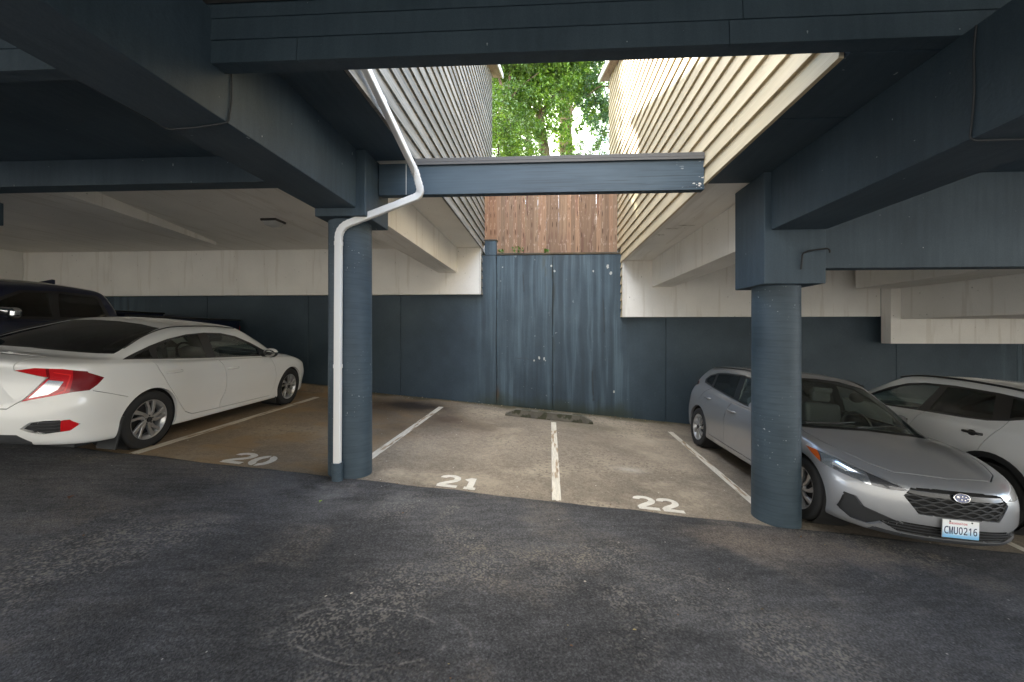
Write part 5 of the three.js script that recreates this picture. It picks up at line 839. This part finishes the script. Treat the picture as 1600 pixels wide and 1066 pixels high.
  for (const s of [1, -1]) {
    put('side_window', andA(glassShell, sideX(wf, s)), CM.glass, t); put('side_window', andA(glassShell, sideX(wr, s)), CM.tint, t); put('quarter_window', andA(glassShell, sideX(wq, s)), CM.tint, t);
    put('window_trim', cutA(andA(trimShell, sideX(dlo, s)), sideX(wf, s), sideX(wr, s), sideX(wq, s)), CM.trim, t);
    const m = new THREE.Group(); m.name = 'door_mirror'; m.position.set(s * 0.96, 1.12, 0.52); t.add(m); const sh = new THREE.SphereGeometry(0.11, 24, 16); sh.scale(1.05, 0.78, 0.6); mesh('housing', sh, CM.trim, m);
    for (const z of [ZR, ZF]) { const l = new THREE.CylinderGeometry(0.39, 0.39, 0.36, 48, 1, true); l.rotateZ(Math.PI / 2); l.translate(s * 0.69, WY + 0.01, z); mesh('wheel_liner', l, new THREE.MeshStandardMaterial({ color: lin(0.012, 0.012, 0.012), roughness: 0.95, side: THREE.DoubleSide }), t); wheel(t, s * 0.79, WY, z, { side: s, spokes: 5, style: 'twist', R: 0.35, W: 0.225, rim: 0.235 }); }
    const c = new THREE.CatmullRomCurve3([[0.665, 1.50, -1.6], [0.655, 1.545, -1.1], [0.65, 1.568, -0.5], [0.655, 1.55, -0.1], [0.665, 1.51, 0.12]].map(([x, y, z]) => new THREE.Vector3(s * x, y + 0.006, z))); mesh('roof_rail', new THREE.TubeGeometry(c, 30, 0.013, 8), CM.trim, t);
  }
  put('windscreen', andA(glassShell, prZ(offsetPoly(wind, -0.001), -0.1, 1.6)), CM.glass, t); put('rear_window', andA(glassShell, prZ(offsetPoly(back, -0.001), -2.4, -1.6)), CM.tint, t);
  for (const x of [0.4, -0.4]) { seat(t, x, 0.0, CM.seat); seat(t, x * 0.95, -0.9, CM.seat); }
  const ds = new RoundedBoxGeometry(1.4, 0.24, 0.42, 3, 0.08); ds.translate(0, 0.9, 0.75); mesh('dashboard', ds, CM.seat, t);
  const under = new THREE.BoxGeometry(1.5, 0.06, 3.9); under.translate(0, 0.3, 0); mesh('underbody', under, CM.plastic, t);
  return t;
}
// ---------------------------------------------------------------- dark blue pickup, parked nose out
function bluePickup() {
  const t = new THREE.Group();
  const cs = [
    { w: 0.86, zr: -0.30, zf: 2.62, cr: 0.06, cf: 0.5, nr: 6, y: [[-0.3, 0.36], [2.6, 0.36]] },
    { w: 0.945, zr: -0.30, zf: 2.70, cr: 0.06, cf: 0.5, nr: 6, y: [[-0.3, 0.44], [2.7, 0.44]] },
    { w: 0.955, zr: -0.30, zf: 2.74, cr: 0.06, cf: 0.5, nr: 6, y: [[-0.3, 0.75], [2.7, 0.75]] },
    { w: 0.95, zr: -0.30, zf: 2.70, cr: 0.06, cf: 0.5, nr: 6, y: [[-0.3, 1.05], [2.7, 1.0]] },
    { w: 0.92, zr: -0.30, zf: 2.60, cr: 0.06, cf: 0.5, nr: 6, y: [[-0.3, 1.19], [1.3, 1.17], [2.6, 1.10]] },
    { w: 0.885, zr: -0.295, zf: 1.95, cr: 0.08, cf: 0.4, nr: 5, y: [[-0.3, 1.25], [1.0, 1.22], [1.95, 1.20]] },
    { w: 0.80, zr: -0.27, zf: 1.50, cr: 0.12, cf: 0.34, nr: 4, nf: 3, y: [[-0.27, 1.47], [0.6, 1.46], [1.5, 1.46]] },
    { w: 0.72, zr: -0.20, zf: 1.20, cr: 0.18, cf: 0.24, nr: 3, nf: 3, y: [[-0.2, 1.66], [0.4, 1.70], [1.2, 1.665]] },
    { w: 0.5, zr: -0.12, zf: 1.08, cr: 0.16, cf: 0.2, y: [[-0.1, 1.725], [0.5, 1.755], [1.08, 1.725]] },
    { w: 0, zr: -0.05, zf: 1.0, cr: 0.02, cf: 0.02, y: [[0, 1.745], [0.5, 1.77], [1, 1.745]] },
  ];
  const L = (i) => brush(loft(cs, { inset: i })), base = L(0), in2 = L(0.0015), in4 = L(0.004), in9 = L(0.009), in30 = L(0.035), in45 = L(0.05), glassShell = op(in4, in9, SUBTRACTION), trimShell = op(in2, in30, SUBTRACTION);
  const cabin = andA(in45, prX([[-0.3, 0.55], [1.7, 0.55], [1.9, 1.0], [1.8, 2.0], [-0.3, 2.0]], -0.9, 0.9));
  const dlo = [[-0.13, 1.28], [-0.04, 1.58], [0.02, 1.635], [0.5, 1.655], [0.95, 1.63], [1.20, 1.50], [1.52, 1.25], [0.6, 1.25]], wr = [[-0.07, 1.31], [0.01, 1.57], [0.06, 1.605], [0.52, 1.622], [0.55, 1.29]], wf = [[0.64, 1.285], [0.64, 1.622], [0.93, 1.60], [1.14, 1.485], [1.38, 1.285]];
  const wind = [[-0.74, 1.24], [0.74, 1.24], [0.66, 1.62], [0, 1.69], [-0.66, 1.62]], back = [[-0.62, 1.27], [0.62, 1.27], [0.56, 1.60], [-0.56, 1.60]];
  const ZF = 1.82, ZR = -1.86, WY = 0.39, wells = []; for (const s of [-1, 1]) wells.push(cylX(0.45, s > 0 ? 0.5 : -1.1, s > 0 ? 1.1 : -0.5, WY + 0.02, ZF));
  let shell = cutA(base, cabin, ...wells, sideX(dlo, 1), sideX(dlo, -1), prZ(wind, 0.9, 2.1), prZ(back, -0.5, -0.02));
  const rd = [[-0.20, 1.2], [-0.2, 0.5], [0.62, 0.5], [0.62, 1.24], [-0.2, 1.24]], fd = [[0.62, 1.24], [0.62, 0.5], [1.32, 0.5], [1.44, 0.8], [1.44, 1.2], [1.3, 1.23]], doors = [];
  for (const s of [1, -1]) for (const d of [rd, fd]) { doors.push([s, d, andA(shell, sideX(offsetPoly(d, -0.0045), s, 0.5))]); shell = cutA(shell, sideX(offsetPoly(d, 0.004), s, 0.78)); }
  put('body', shell, CM.navy, t); for (const [s, d, b] of doors) { const o = put('door', b, CM.navy, t); handle(o, s * 0.945, 1.08, d === rd ? -0.05 : 0.76, CM.navy, s, 0.22); }
  for (const s of [1, -1]) {
    put('side_window', andA(glassShell, sideX(wf, s)), CM.tint, t); put('side_window', andA(glassShell, sideX(wr, s)), CM.tint, t); put('window_trim', cutA(andA(trimShell, sideX(dlo, s)), sideX(wf, s), sideX(wr, s)), CM.trim, t);
    const m = new THREE.Group(); m.name = 'door_mirror'; m.position.set(s * 1.05, 1.335, 1.24); t.add(m); const sh = new RoundedBoxGeometry(0.24, 0.15, 0.13, 5, 0.055); mesh('housing', sh, CM.chrome, m); const a = new THREE.CylinderGeometry(0.025, 0.03, 0.16, 12); a.rotateZ(Math.PI / 2); a.translate(-s * 0.15, -0.04, 0); mesh('arm', a, CM.trim, m);
    for (const z of [ZR, ZF]) wheel(t, s * 0.83, WY, z, { side: s, spokes: 6, style: 'plain', R: 0.39, W: 0.26, rim: 0.235 });
    // bed side with its wheel opening
    const bp = [[-2.78, 0.46], [-2.78, 1.33], [-0.33, 1.33], [-0.33, 0.46]]; put('bed_side', cutA(brush(new RoundedBoxGeometry(0.1, 0.88, 2.44, 4, 0.035).translate(s * 0.90, 0.90, -1.56)), cylX(0.45, s > 0 ? 0.6 : -1.2, s > 0 ? 1.2 : -0.6, WY + 0.02, ZR)), CM.navy, t);
    const rl = new RoundedBoxGeometry(0.11, 0.03, 2.44, 2, 0.012); rl.translate(s * 0.90, 1.352, -1.56); mesh('bed_rail_cap', rl, CM.plastic, t);
    const tl = new RoundedBoxGeometry(0.09, 0.36, 0.06, 3, 0.02); tl.translate(s * 0.88, 1.05, -2.79); mesh('tail_light', tl, CM.red, t);
  }
  put('windscreen', andA(glassShell, prZ(offsetPoly(wind, -0.001), 0.9, 2.1)), CM.tint, t); put('rear_window', andA(glassShell, prZ(offsetPoly(back, -0.001), -0.5, -0.02)), CM.tint, t);
  mesh('tailgate', new RoundedBoxGeometry(1.7, 0.8, 0.08, 3, 0.03).translate(0, 0.93, -2.76), CM.navy, t); mesh('bed_floor', new THREE.BoxGeometry(1.7, 0.05, 2.4).translate(0, 0.75, -1.55), CM.plastic, t);
  for (const s of [1, -1]) { const h = new RoundedBoxGeometry(0.36, 0.16, 0.1, 3, 0.03); h.rotateY(s * 0.35); h.translate(s * 0.68, 0.98, 2.62); mesh('headlight', h, CM.lamp, t); }
  const gf = mesh('grille', new RoundedBoxGeometry(0.95, 0.34, 0.08, 3, 0.03).translate(0, 0.93, 2.72), CM.trim, t); for (let k = 0; k < 4; k++) mesh('grille_bar', new RoundedBoxGeometry(0.9, 0.03, 0.03, 2, 0.01).translate(0, 0.82 + k * 0.075, 2.765), CM.chrome, gf);
  mesh('front_bumper', new RoundedBoxGeometry(1.8, 0.24, 0.25, 4, 0.08).translate(0, 0.56, 2.68), CM.chrome, t);
  mesh('rear_bumper', new RoundedBoxGeometry(1.8, 0.2, 0.2, 3, 0.05).translate(0, 0.55, -2.86), CM.chrome, t);
  const fn = ext([[-0.13, 0], [0.10, 0], [-0.10, 0.075], [-0.125, 0.07]], 0.03); fn.translate(0, 0, -0.015); fn.rotateY(-Math.PI / 2); fn.translate(0, 1.755, 0.12); mesh('antenna_fin', fn, CM.navy, t);
  for (const x of [0.42, -0.42]) { seat(t, x, 0.75, CM.seat); seat(t, x, 0.05, CM.seat); } mesh('dashboard', new RoundedBoxGeometry(1.5, 0.24, 0.4, 3, 0.08).translate(0, 1.1, 1.45), CM.seat, t);
  mesh('underbody', new THREE.BoxGeometry(1.4, 0.12, 5.0).translate(0, 0.46, -0.1), CM.plastic, t);
  return t;
}
// ---------------------------------------------------------------- parked cars on the sloping floor
function park(make, name, label, X, D, heading) {    // heading: angle from straight ahead, to the right
  const t = make(); t.name = numbered(name); t.userData = { label, category: 'car', group: 'parked cars' };
  const f = new THREE.Vector3(Math.sin(heading), SL * Math.sin(heading), -Math.cos(heading)).normalize(), n = new THREE.Vector3(-SL, 1, 0).normalize(), x = new THREE.Vector3().crossVectors(n, f).normalize();
  t.matrix.makeBasis(x, n, f).setPosition(V(X, gy(X) + 0.004, D)); t.matrix.decompose(t.position, t.quaternion, t.scale); scene.add(t); return t;
}
park(whiteSedan, 'parked_sedan', 'white four door sedan with red tail lights parked nose in', -5.409, 5.643, -0.0534);
park(silverHatch, 'parked_hatchback', 'silver hatchback parked nose out behind the right column', 3.47, 5.765, Math.PI - 0.0168);
park(whiteSuv, 'parked_suv', 'white SUV with black wheel cladding at the far right', 5.72, 6.1, 0);
park(bluePickup, 'parked_pickup', 'dark blue pickup truck behind the white sedan', -7.9, 6.0, Math.PI);
// ---------------------------------------------------------------- trees beyond the fence
const leafG = (() => { // a folded leaf, 1 unit long
  const g = new THREE.BufferGeometry(); g.setAttribute('position', new THREE.Float32BufferAttribute([0, 0, 0, 0.5, 0.07, 0.26, 1, 0, 0, 0.5, 0.07, -0.26], 3)); g.setIndex([0, 1, 2, 0, 2, 3]); g.computeVertexNormals(); return g;
})();
const leafM = phy({ color: lin(1, 1, 1), roughness: 0.55, transmission: 0.5, thickness: 0, side: THREE.DoubleSide });
const barkMap = tex(512, 512, (u, v) => { const r = fbm(u * 14, v * 5, 601, 5, 14, 5), f = fbm(u * 50, v * 20, 602, 3, 50, 20), m = sstep(0.5, 0.7, fbm(u * 5, v * 5, 603, 4, 5, 5)); const k = 70 * (r - 0.5) + 30 * (f - 0.5); return mix3([104 + k, 84 + k, 66 + k], [92 + k, 96 + k, 62 + k], m * 0.5); });
const barkBump = tex(512, 512, (u, v) => 255 * fbm(u * 16, v * 5, 604, 4, 16, 5), false);
const barkM = std({ map: rep(barkMap, 1, 0.5), bumpMap: rep(barkBump, 1, 0.5), bumpScale: 0.05, roughness: 0.95 });
const paleBark = std({ map: rep(barkMap, 1, 0.5), color: lin(1.9, 1.9, 1.8), bumpMap: rep(barkBump, 1, 0.5), bumpScale: 0.04, roughness: 0.95 });
function limb(pts, r0, r1, seg = 24, sides = 12) {
  const c = new THREE.CatmullRomCurve3(pts), fr = c.computeFrenetFrames(seg, false), P = [], U = [], I = [];
  for (let i = 0; i <= seg; i++) { const q = c.getPoint(i / seg), r = mix(r0, r1, i / seg) * (1 + 0.10 * Math.sin(i * 1.7)); for (let k = 0; k <= sides; k++) { const a = k / sides * Math.PI * 2, rk = r * (1 + 0.08 * Math.sin(3 * a + i * 0.4)); P.push(q.x + rk * (Math.cos(a) * fr.normals[i].x + Math.sin(a) * fr.binormals[i].x), q.y + rk * (Math.cos(a) * fr.normals[i].y + Math.sin(a) * fr.binormals[i].y), q.z + rk * (Math.cos(a) * fr.normals[i].z + Math.sin(a) * fr.binormals[i].z)); U.push(k / sides, i / seg * 4); } }
  for (let i = 0; i < seg; i++) for (let k = 0; k < sides; k++) { const a = i * (sides + 1) + k, b = a + sides + 1; I.push(a, b, b + 1, a, b + 1, a + 1); }
  const g = new THREE.BufferGeometry(); g.setAttribute('position', new THREE.Float32BufferAttribute(P, 3)); g.setAttribute('uv', new THREE.Float32BufferAttribute(U, 2)); g.setIndex(I); g.computeVertexNormals(); return g;
}
const gd = (D) => 1.70 + 0.045 * (Math.min(D, 90) - 9);
// blobs: sprays of twigs, each [x, y, z, radius] relative to the base, leaves are hung on twigs so that gaps stay
function tree(label, X, D, { trunk, limbs = [], blobs, n, size = 0.09, cols, bark = barkM, group = 'trees beyond the fence', name = 'leafy_tree', r0 = 0.17, r1 = 0.08 }) {
  const t = thing(name, label, name === 'shrub' ? 'shrub' : 'tree', V(X, gd(D), D), group), v = (p) => new THREE.Vector3(p[0], p[1], p[2]);
  if (trunk) mesh('trunk', limb(trunk.map(v), r0, r1, 30, 14), bark, t);
  for (const [pts, a, b] of limbs) mesh('branch', limb(pts.map(v), a, b, 18, 9), bark, t);
  const tot = blobs.reduce((s, b) => s + b[3] ** 2.2, 0), im = new THREE.InstancedMesh(leafG, leafM, n), q = new THREE.Quaternion(), e = new THREE.Euler(), m4 = new THREE.Matrix4(), col = new THREE.Color(); let k = 0;
  const twigs = [];
  for (const [bx, by, bz, br, fl = 0.75] of blobs) { let left = Math.round(n * br ** 2.2 / tot);
    while (left > 0 && k < n) { // one twig with its leaves
      const a = rr(0, 6.283), cz = rr(-1, 1), rad = br * Math.cbrt(rr(0.05, 1)) , sx = Math.sqrt(1 - cz * cz); const o = new THREE.Vector3(bx + rad * sx * Math.cos(a), by + rad * cz * fl, bz + rad * sx * Math.sin(a));
      const dir = new THREE.Vector3(sx * Math.cos(a) + rr(-0.6, 0.6), cz * 0.6 + rr(-0.7, 0.5), sx * Math.sin(a) + rr(-0.6, 0.6)).normalize(), L = rr(0.25, 0.6) * Math.min(1, br), nl = Math.min(left, Math.floor(rr(9, 17))); left -= nl;
      const tone = rnd(), tip = o.clone().addScaledVector(dir, L); if (twigs.length < 500) { const c = new THREE.CylinderGeometry(0.003, 0.008, L, 4, 1, true); c.translate(0, L / 2, 0); c.applyQuaternion(new THREE.Quaternion().setFromUnitVectors(new THREE.Vector3(0, 1, 0), dir)); c.translate(o.x, o.y, o.z); twigs.push(c); }
      for (let i = 0; i < nl && k < n; i++, k++) {
        const f = i / nl, s = size * rr(0.7, 1.35); e.set(rr(-0.9, 0.9), rr(0, 6.283), rr(-1.1, 0.35)); q.setFromEuler(e);
        m4.compose(new THREE.Vector3(o.x + dir.x * L * f + rr(-0.04, 0.04), o.y + dir.y * L * f + rr(-0.05, 0.03), o.z + dir.z * L * f + rr(-0.04, 0.04)), q, new THREE.Vector3(s, s, s)); im.setMatrixAt(k, m4);
        const c0 = cols[Math.floor(tone * cols.length)], j = rr(0.8, 1.25); col.setRGB(c0[0] * j, c0[1] * j, c0[2] * j); im.setColorAt(k, col);
      } } }
  im.count = k; im.name = 'crown'; im.castShadow = im.receiveShadow = true; im.userData.kind = 'stuff'; t.add(im);
  if (twigs.length) { const w = mesh('twigs', merge(twigs), bark, t); w.userData.kind = 'stuff'; }
  return t;
}
const GREEN = [[0.21, 0.36, 0.03], [0.15, 0.28, 0.025], [0.27, 0.42, 0.035], [0.11, 0.21, 0.02]], DEEP = [[0.09, 0.18, 0.022], [0.13, 0.23, 0.026], [0.17, 0.28, 0.03]], LIME = [[0.24, 0.38, 0.035], [0.16, 0.29, 0.03]];
tree('brown trunked tree with forked limbs in the middle of the gap', 0.0, 14.0, { trunk: [[0.35, -0.3, 0], [0.25, 1.8, 0], [0.08, 3.6, 0.05], [-0.12, 4.9, 0], [-0.22, 5.75, 0]], r0: 0.20, r1: 0.15, limbs: [[[[-0.22, 5.6, 0], [-0.6, 6.3, 0.1], [-1.1, 7.2, 0], [-1.4, 9, 0]], 0.10, 0.03], [[[-0.2, 5.5, 0], [0.25, 6.1, 0], [0.75, 6.55, 0.1], [1.2, 7.4, 0.2], [1.7, 8.6, 0]], 0.09, 0.025], [[[-0.22, 5.6, 0], [-0.15, 6.5, -0.3], [0, 7.6, -0.4], [0, 9.0, -0.2]], 0.08, 0.03]], blobs: [[-0.1, 7.4, 0.1, 0.9], [-0.7, 6.6, 0.3, 0.62], [0.55, 7.2, 0.2, 0.75], [-0.15, 6.2, 0.5, 0.42], [-1.3, 7.9, -0.3, 0.9], [0.1, 8.5, 0, 1.2], [1.3, 8.0, 0.2, 0.85], [1.35, 6.5, 0, 0.55], [1.75, 5.8, -0.2, 0.42], [-0.1, 4.85, 0.45, 0.34], [-0.75, 5.3, 0.2, 0.5], [0.9, 7.7, 0.4, 0.6], [-1.5, 6.4, 0, 0.6], [0.3, 5.5, 0.6, 0.34], [-0.5, 5.8, 0.6, 0.4], [0.85, 6.2, 0.5, 0.42], [0.5, 4.7, 0.5, 0.28]], n: 52000, size: 0.10, cols: GREEN });
tree('pale barked straight tree just right of the forked tree', 0.95, 17.0, { trunk: [[0, -0.3, 0], [-0.05, 3, 0], [-0.1, 6, 0], [0.1, 10, 0]], r0: 0.34, r1: 0.22, bark: paleBark, limbs: [[[[-0.08, 6.8, 0], [0.7, 8.0, 0], [1.6, 8.9, 0.2]], 0.07, 0.02]], blobs: [[0.0, 9.4, 0, 1.4], [1.5, 8.8, 0.2, 1.1], [-1.2, 9.4, 0, 1.2], [0.2, 11.0, 0, 1.7], [0.25, 6.4, 0.5, 0.35], [-0.2, 5.4, 0.6, 0.4], [1.9, 7.3, 0.2, 0.6], [0.5, 5.0, 0.4, 0.3], [0, 7.4, 0.6, 0.55], [-0.15, 6.5, 0.7, 0.35], [1.2, 6.3, 0.4, 0.45]], n: 24000, size: 0.11, cols: GREEN });
tree('dark leaning tree at the left side of the gap', -2.6, 13.2, { trunk: [[0, -0.3, 0], [0.3, 2.2, 0], [0.75, 4.2, 0], [1.2, 5.4, 0]], r0: 0.16, r1: 0.08, limbs: [[[[0.9, 4.6, 0], [1.35, 5.9, 0], [1.5, 7.0, 0], [1.4, 8, 0]], 0.07, 0.03], [[[1.2, 5.4, 0], [1.8, 6.1, 0], [2.4, 6.5, 0.1]], 0.06, 0.015], [[[1.3, 5.8, 0], [1.0, 6.7, 0], [0.7, 7.6, 0]], 0.05, 0.015]], blobs: [[1.3, 7.7, 0, 0.7], [0.9, 6.9, 0, 0.6], [1.9, 6.9, 0.2, 0.5], [1.0, 5.1, 0.5, 0.7], [1.6, 4.6, 0.6, 0.6], [1.7, 5.7, 0.2, 0.5], [1.7, 8.3, 0.2, 0.8]], n: 13000, size: 0.10, cols: DEEP });
tree('tall dense background tree filling the gap behind the others', -0.9, 22.0, { trunk: [[0, -0.3, 0], [0.1, 4, 0], [0, 8, 0], [0.1, 12, 0]], r0: 0.3, r1: 0.12, blobs: [[-0.3, 8.0, 0, 1.3], [-2.0, 8.2, 0, 1.4], [1.0, 9.6, 0, 1.2], [-1.2, 10.2, 0, 1.6], [-2.8, 10.4, 0, 1.5], [0.4, 11.8, 0, 1.6], [-1.8, 12.4, 0, 1.7], [1.9, 11.6, 0, 1.1], [-0.8, 6.9, 0, 0.9]], n: 30000, size: 0.13, cols: [[0.17, 0.27, 0.028], [0.22, 0.33, 0.03], [0.12, 0.21, 0.022]] });
tree('thin right hand tree with drooping sprays beside the cream siding', 3.3, 13.6, { trunk: [[0, -0.3, 0], [-0.1, 3, 0], [-0.4, 5.6, 0], [-0.9, 7.4, 0]], r0: 0.12, r1: 0.05, limbs: [[[[-0.4, 5.6, 0], [-0.9, 6.1, 0], [-1.5, 6.2, 0.1], [-2.0, 5.8, 0.1]], 0.04, 0.012]], blobs: [[-1.25, 6.3, 0, 0.7, 0.6], [-1.65, 5.5, 0.1, 0.55, 0.9], [-1.25, 4.9, 0, 0.45, 1], [-0.9, 7.8, 0, 0.9], [-0.2, 6.6, 0, 0.9], [0.3, 5.2, 0, 0.8]], n: 8000, size: 0.095, cols: [[0.05, 0.14, 0.035], [0.075, 0.18, 0.04], [0.04, 0.11, 0.025]] });
tree('dense bright green shrub behind the left end of the fence', -1.35, 11.6, { name: 'shrub', trunk: [[0, -0.2, 0], [0.05, 1.5, 0], [0, 3.6, 0]], r0: 0.06, r1: 0.02, blobs: [[0, 3.4, 0, 0.65], [0.45, 3.75, 0.1, 0.42], [-0.3, 4.0, 0, 0.6], [0.15, 2.4, 0, 0.8], [0.6, 3.2, 0.3, 0.4], [0.1, 1.2, 0, 0.8]], n: 12000, size: 0.075, cols: GREEN, group: 'shrubs behind the fence' });
tree('lime green shrub tip showing over the beam', -0.35, 11.9, { name: 'shrub', trunk: [[0, -0.2, 0], [0.03, 1.6, 0], [0, 3.4, 0]], r0: 0.04, r1: 0.015, blobs: [[0, 3.35, 0, 0.34], [0.12, 3.62, 0, 0.18], [0, 2.6, 0, 0.5], [0, 1.5, 0, 0.6]], n: 3500, size: 0.075, cols: LIME, group: 'shrubs behind the fence' });
tree('loose leafy shrub behind the right end of the fence', 1.35, 12.2, { name: 'shrub', trunk: [[0, -0.2, 0], [-0.05, 1.5, 0], [0, 3.6, 0]], r0: 0.04, r1: 0.015, blobs: [[-0.1, 3.5, 0, 0.5], [0.45, 3.8, 0, 0.42], [0.1, 2.5, 0, 0.7], [-0.55, 3.35, 0, 0.3], [0, 1.4, 0, 0.7]], n: 4200, size: 0.075, cols: DEEP, group: 'shrubs behind the fence' });
// tufts of weed on the wall cap
for (const [x, s, l] of [[-0.62, 0.5, 'largest green weed tuft growing on the wall cap'], [-0.98, 0.22, 'small green weed at the left corner of the wall cap'], [0.02, 0.22, 'small green weed near the middle of the wall cap']]) {
  const t = thing('weed', l, 'weed', V(x, 1.766, 9.05), 'weeds on the wall cap'), im = new THREE.InstancedMesh(leafG, leafM, Math.round(70 * s) + 12), q = new THREE.Quaternion(), e = new THREE.Euler(), m4 = new THREE.Matrix4(), c = new THREE.Color();
  for (let i = 0; i < im.count; i++) { e.set(rr(-0.4, 0.4), rr(0, 6.28), rr(0.1, 1.2)); q.setFromEuler(e); const z = 0.075 * rr(0.6, 1.2); m4.compose(new THREE.Vector3(rr(-0.25, 0.25) * s, rr(0, 0.28) * s, rr(-0.08, 0.08)), q, new THREE.Vector3(z, z, z)); im.setMatrixAt(i, m4); im.setColorAt(i, c.setRGB(0.10 * rr(0.7, 1.4), 0.24 * rr(0.8, 1.2), 0.02)); }
  im.name = 'leaves'; im.userData.kind = 'stuff'; t.add(im);
}

// ---------------------------------------------------------------- litter on the drive and the floor
{
  const lm = (r, g, b) => std({ color: lin(r, g, b), roughness: 0.9, side: THREE.DoubleSide });
  const lg = (() => { const P = [], I = [], n = 10; for (let i = 0; i <= n; i++) { const s = i / n, w = 0.28 * Math.sin(Math.PI * Math.pow(s, 0.8)) * (1 + 0.25 * Math.sin(s * 22)); P.push(s - 0.5, 0.10 * Math.sin(s * 3), w, s - 0.5, 0.02 + 0.05 * Math.sin(s * 5), 0, s - 0.5, 0.14 * Math.sin(s * 2.5), -w); } for (let i = 0; i < n; i++) for (let k = 0; k < 2; k++) { const a = i * 3 + k; I.push(a, a + 3, a + 4, a, a + 4, a + 1); } const g = new THREE.BufferGeometry(); g.setAttribute('position', new THREE.Float32BufferAttribute(P, 3)); g.setIndex(I); g.computeVertexNormals(); return g; })();
  const drop = (label, X, D, s, m, group) => { const o = mesh(numbered('fallen_leaf'), lg, m); o.position.copy(V(X, gy(X) + (D < 4.08 ? 0.018 : 0.005), D)); o.scale.setScalar(s); o.rotation.set(rr(-0.1, 0.1), rr(0, 6.28), Math.atan(SL)); o.userData = { label, category: 'leaf' }; if (group) o.userData.group = group; };
  drop('curled brown dead leaf lying alone at the left of the drive', -3.85, 3.10, 0.075, lm(0.09, 0.035, 0.018));
  drop('small bright green leaf on the drive below the left bay number', -2.0, 3.52, 0.05, lm(0.20, 0.30, 0.03));
  const heap = (name, label, n, at, smin, smax) => { const im = new THREE.InstancedMesh(lg, std({ color: lin(1, 1, 1), roughness: 0.9, side: THREE.DoubleSide }), n), c = new THREE.Color(), q = new THREE.Quaternion(), e = new THREE.Euler(), m4 = new THREE.Matrix4(), pal = [[0.30, 0.24, 0.10], [0.40, 0.36, 0.29], [0.14, 0.07, 0.03], [0.08, 0.06, 0.035]];
    for (let i = 0; i < n; i++) { const [X, D] = at(), k = rr(smin, smax); e.set(rr(-0.5, 0.5), rr(0, 6.28), rr(-0.4, 0.4)); q.setFromEuler(e); m4.compose(V(X, gy(X) + (D < 4.08 ? 0.019 : 0.006), D), q, new THREE.Vector3(k, k, k)); im.setMatrixAt(i, m4); const p = pal[Math.floor(rnd() * 4)]; im.setColorAt(i, c.setRGB(...p)); }
    im.name = numbered(name); im.castShadow = im.receiveShadow = true; im.userData = { kind: 'stuff', label, category: 'litter' }; scene.add(im); };
  heap('leaf_litter', 'dry leaf crumbs scattered over the asphalt drive', 46, () => [rr(-4.5, 3.6), rr(1.6, 4.05)], 0.008, 0.026);
  heap('leaf_litter', 'dry leaf crumbs gathered along the foot of the blue wall', 260, () => [rr(-5, 2.6), 8.97 - Math.abs(rr(0, 0.55) * rr(0, 1))], 0.012, 0.04);
  heap('leaf_litter', 'crumbs caught along the asphalt edge', 90, () => [rr(-4.5, 2.4), rr(4.10, 4.2)], 0.006, 0.018);
}
renderer.render(scene, camera);
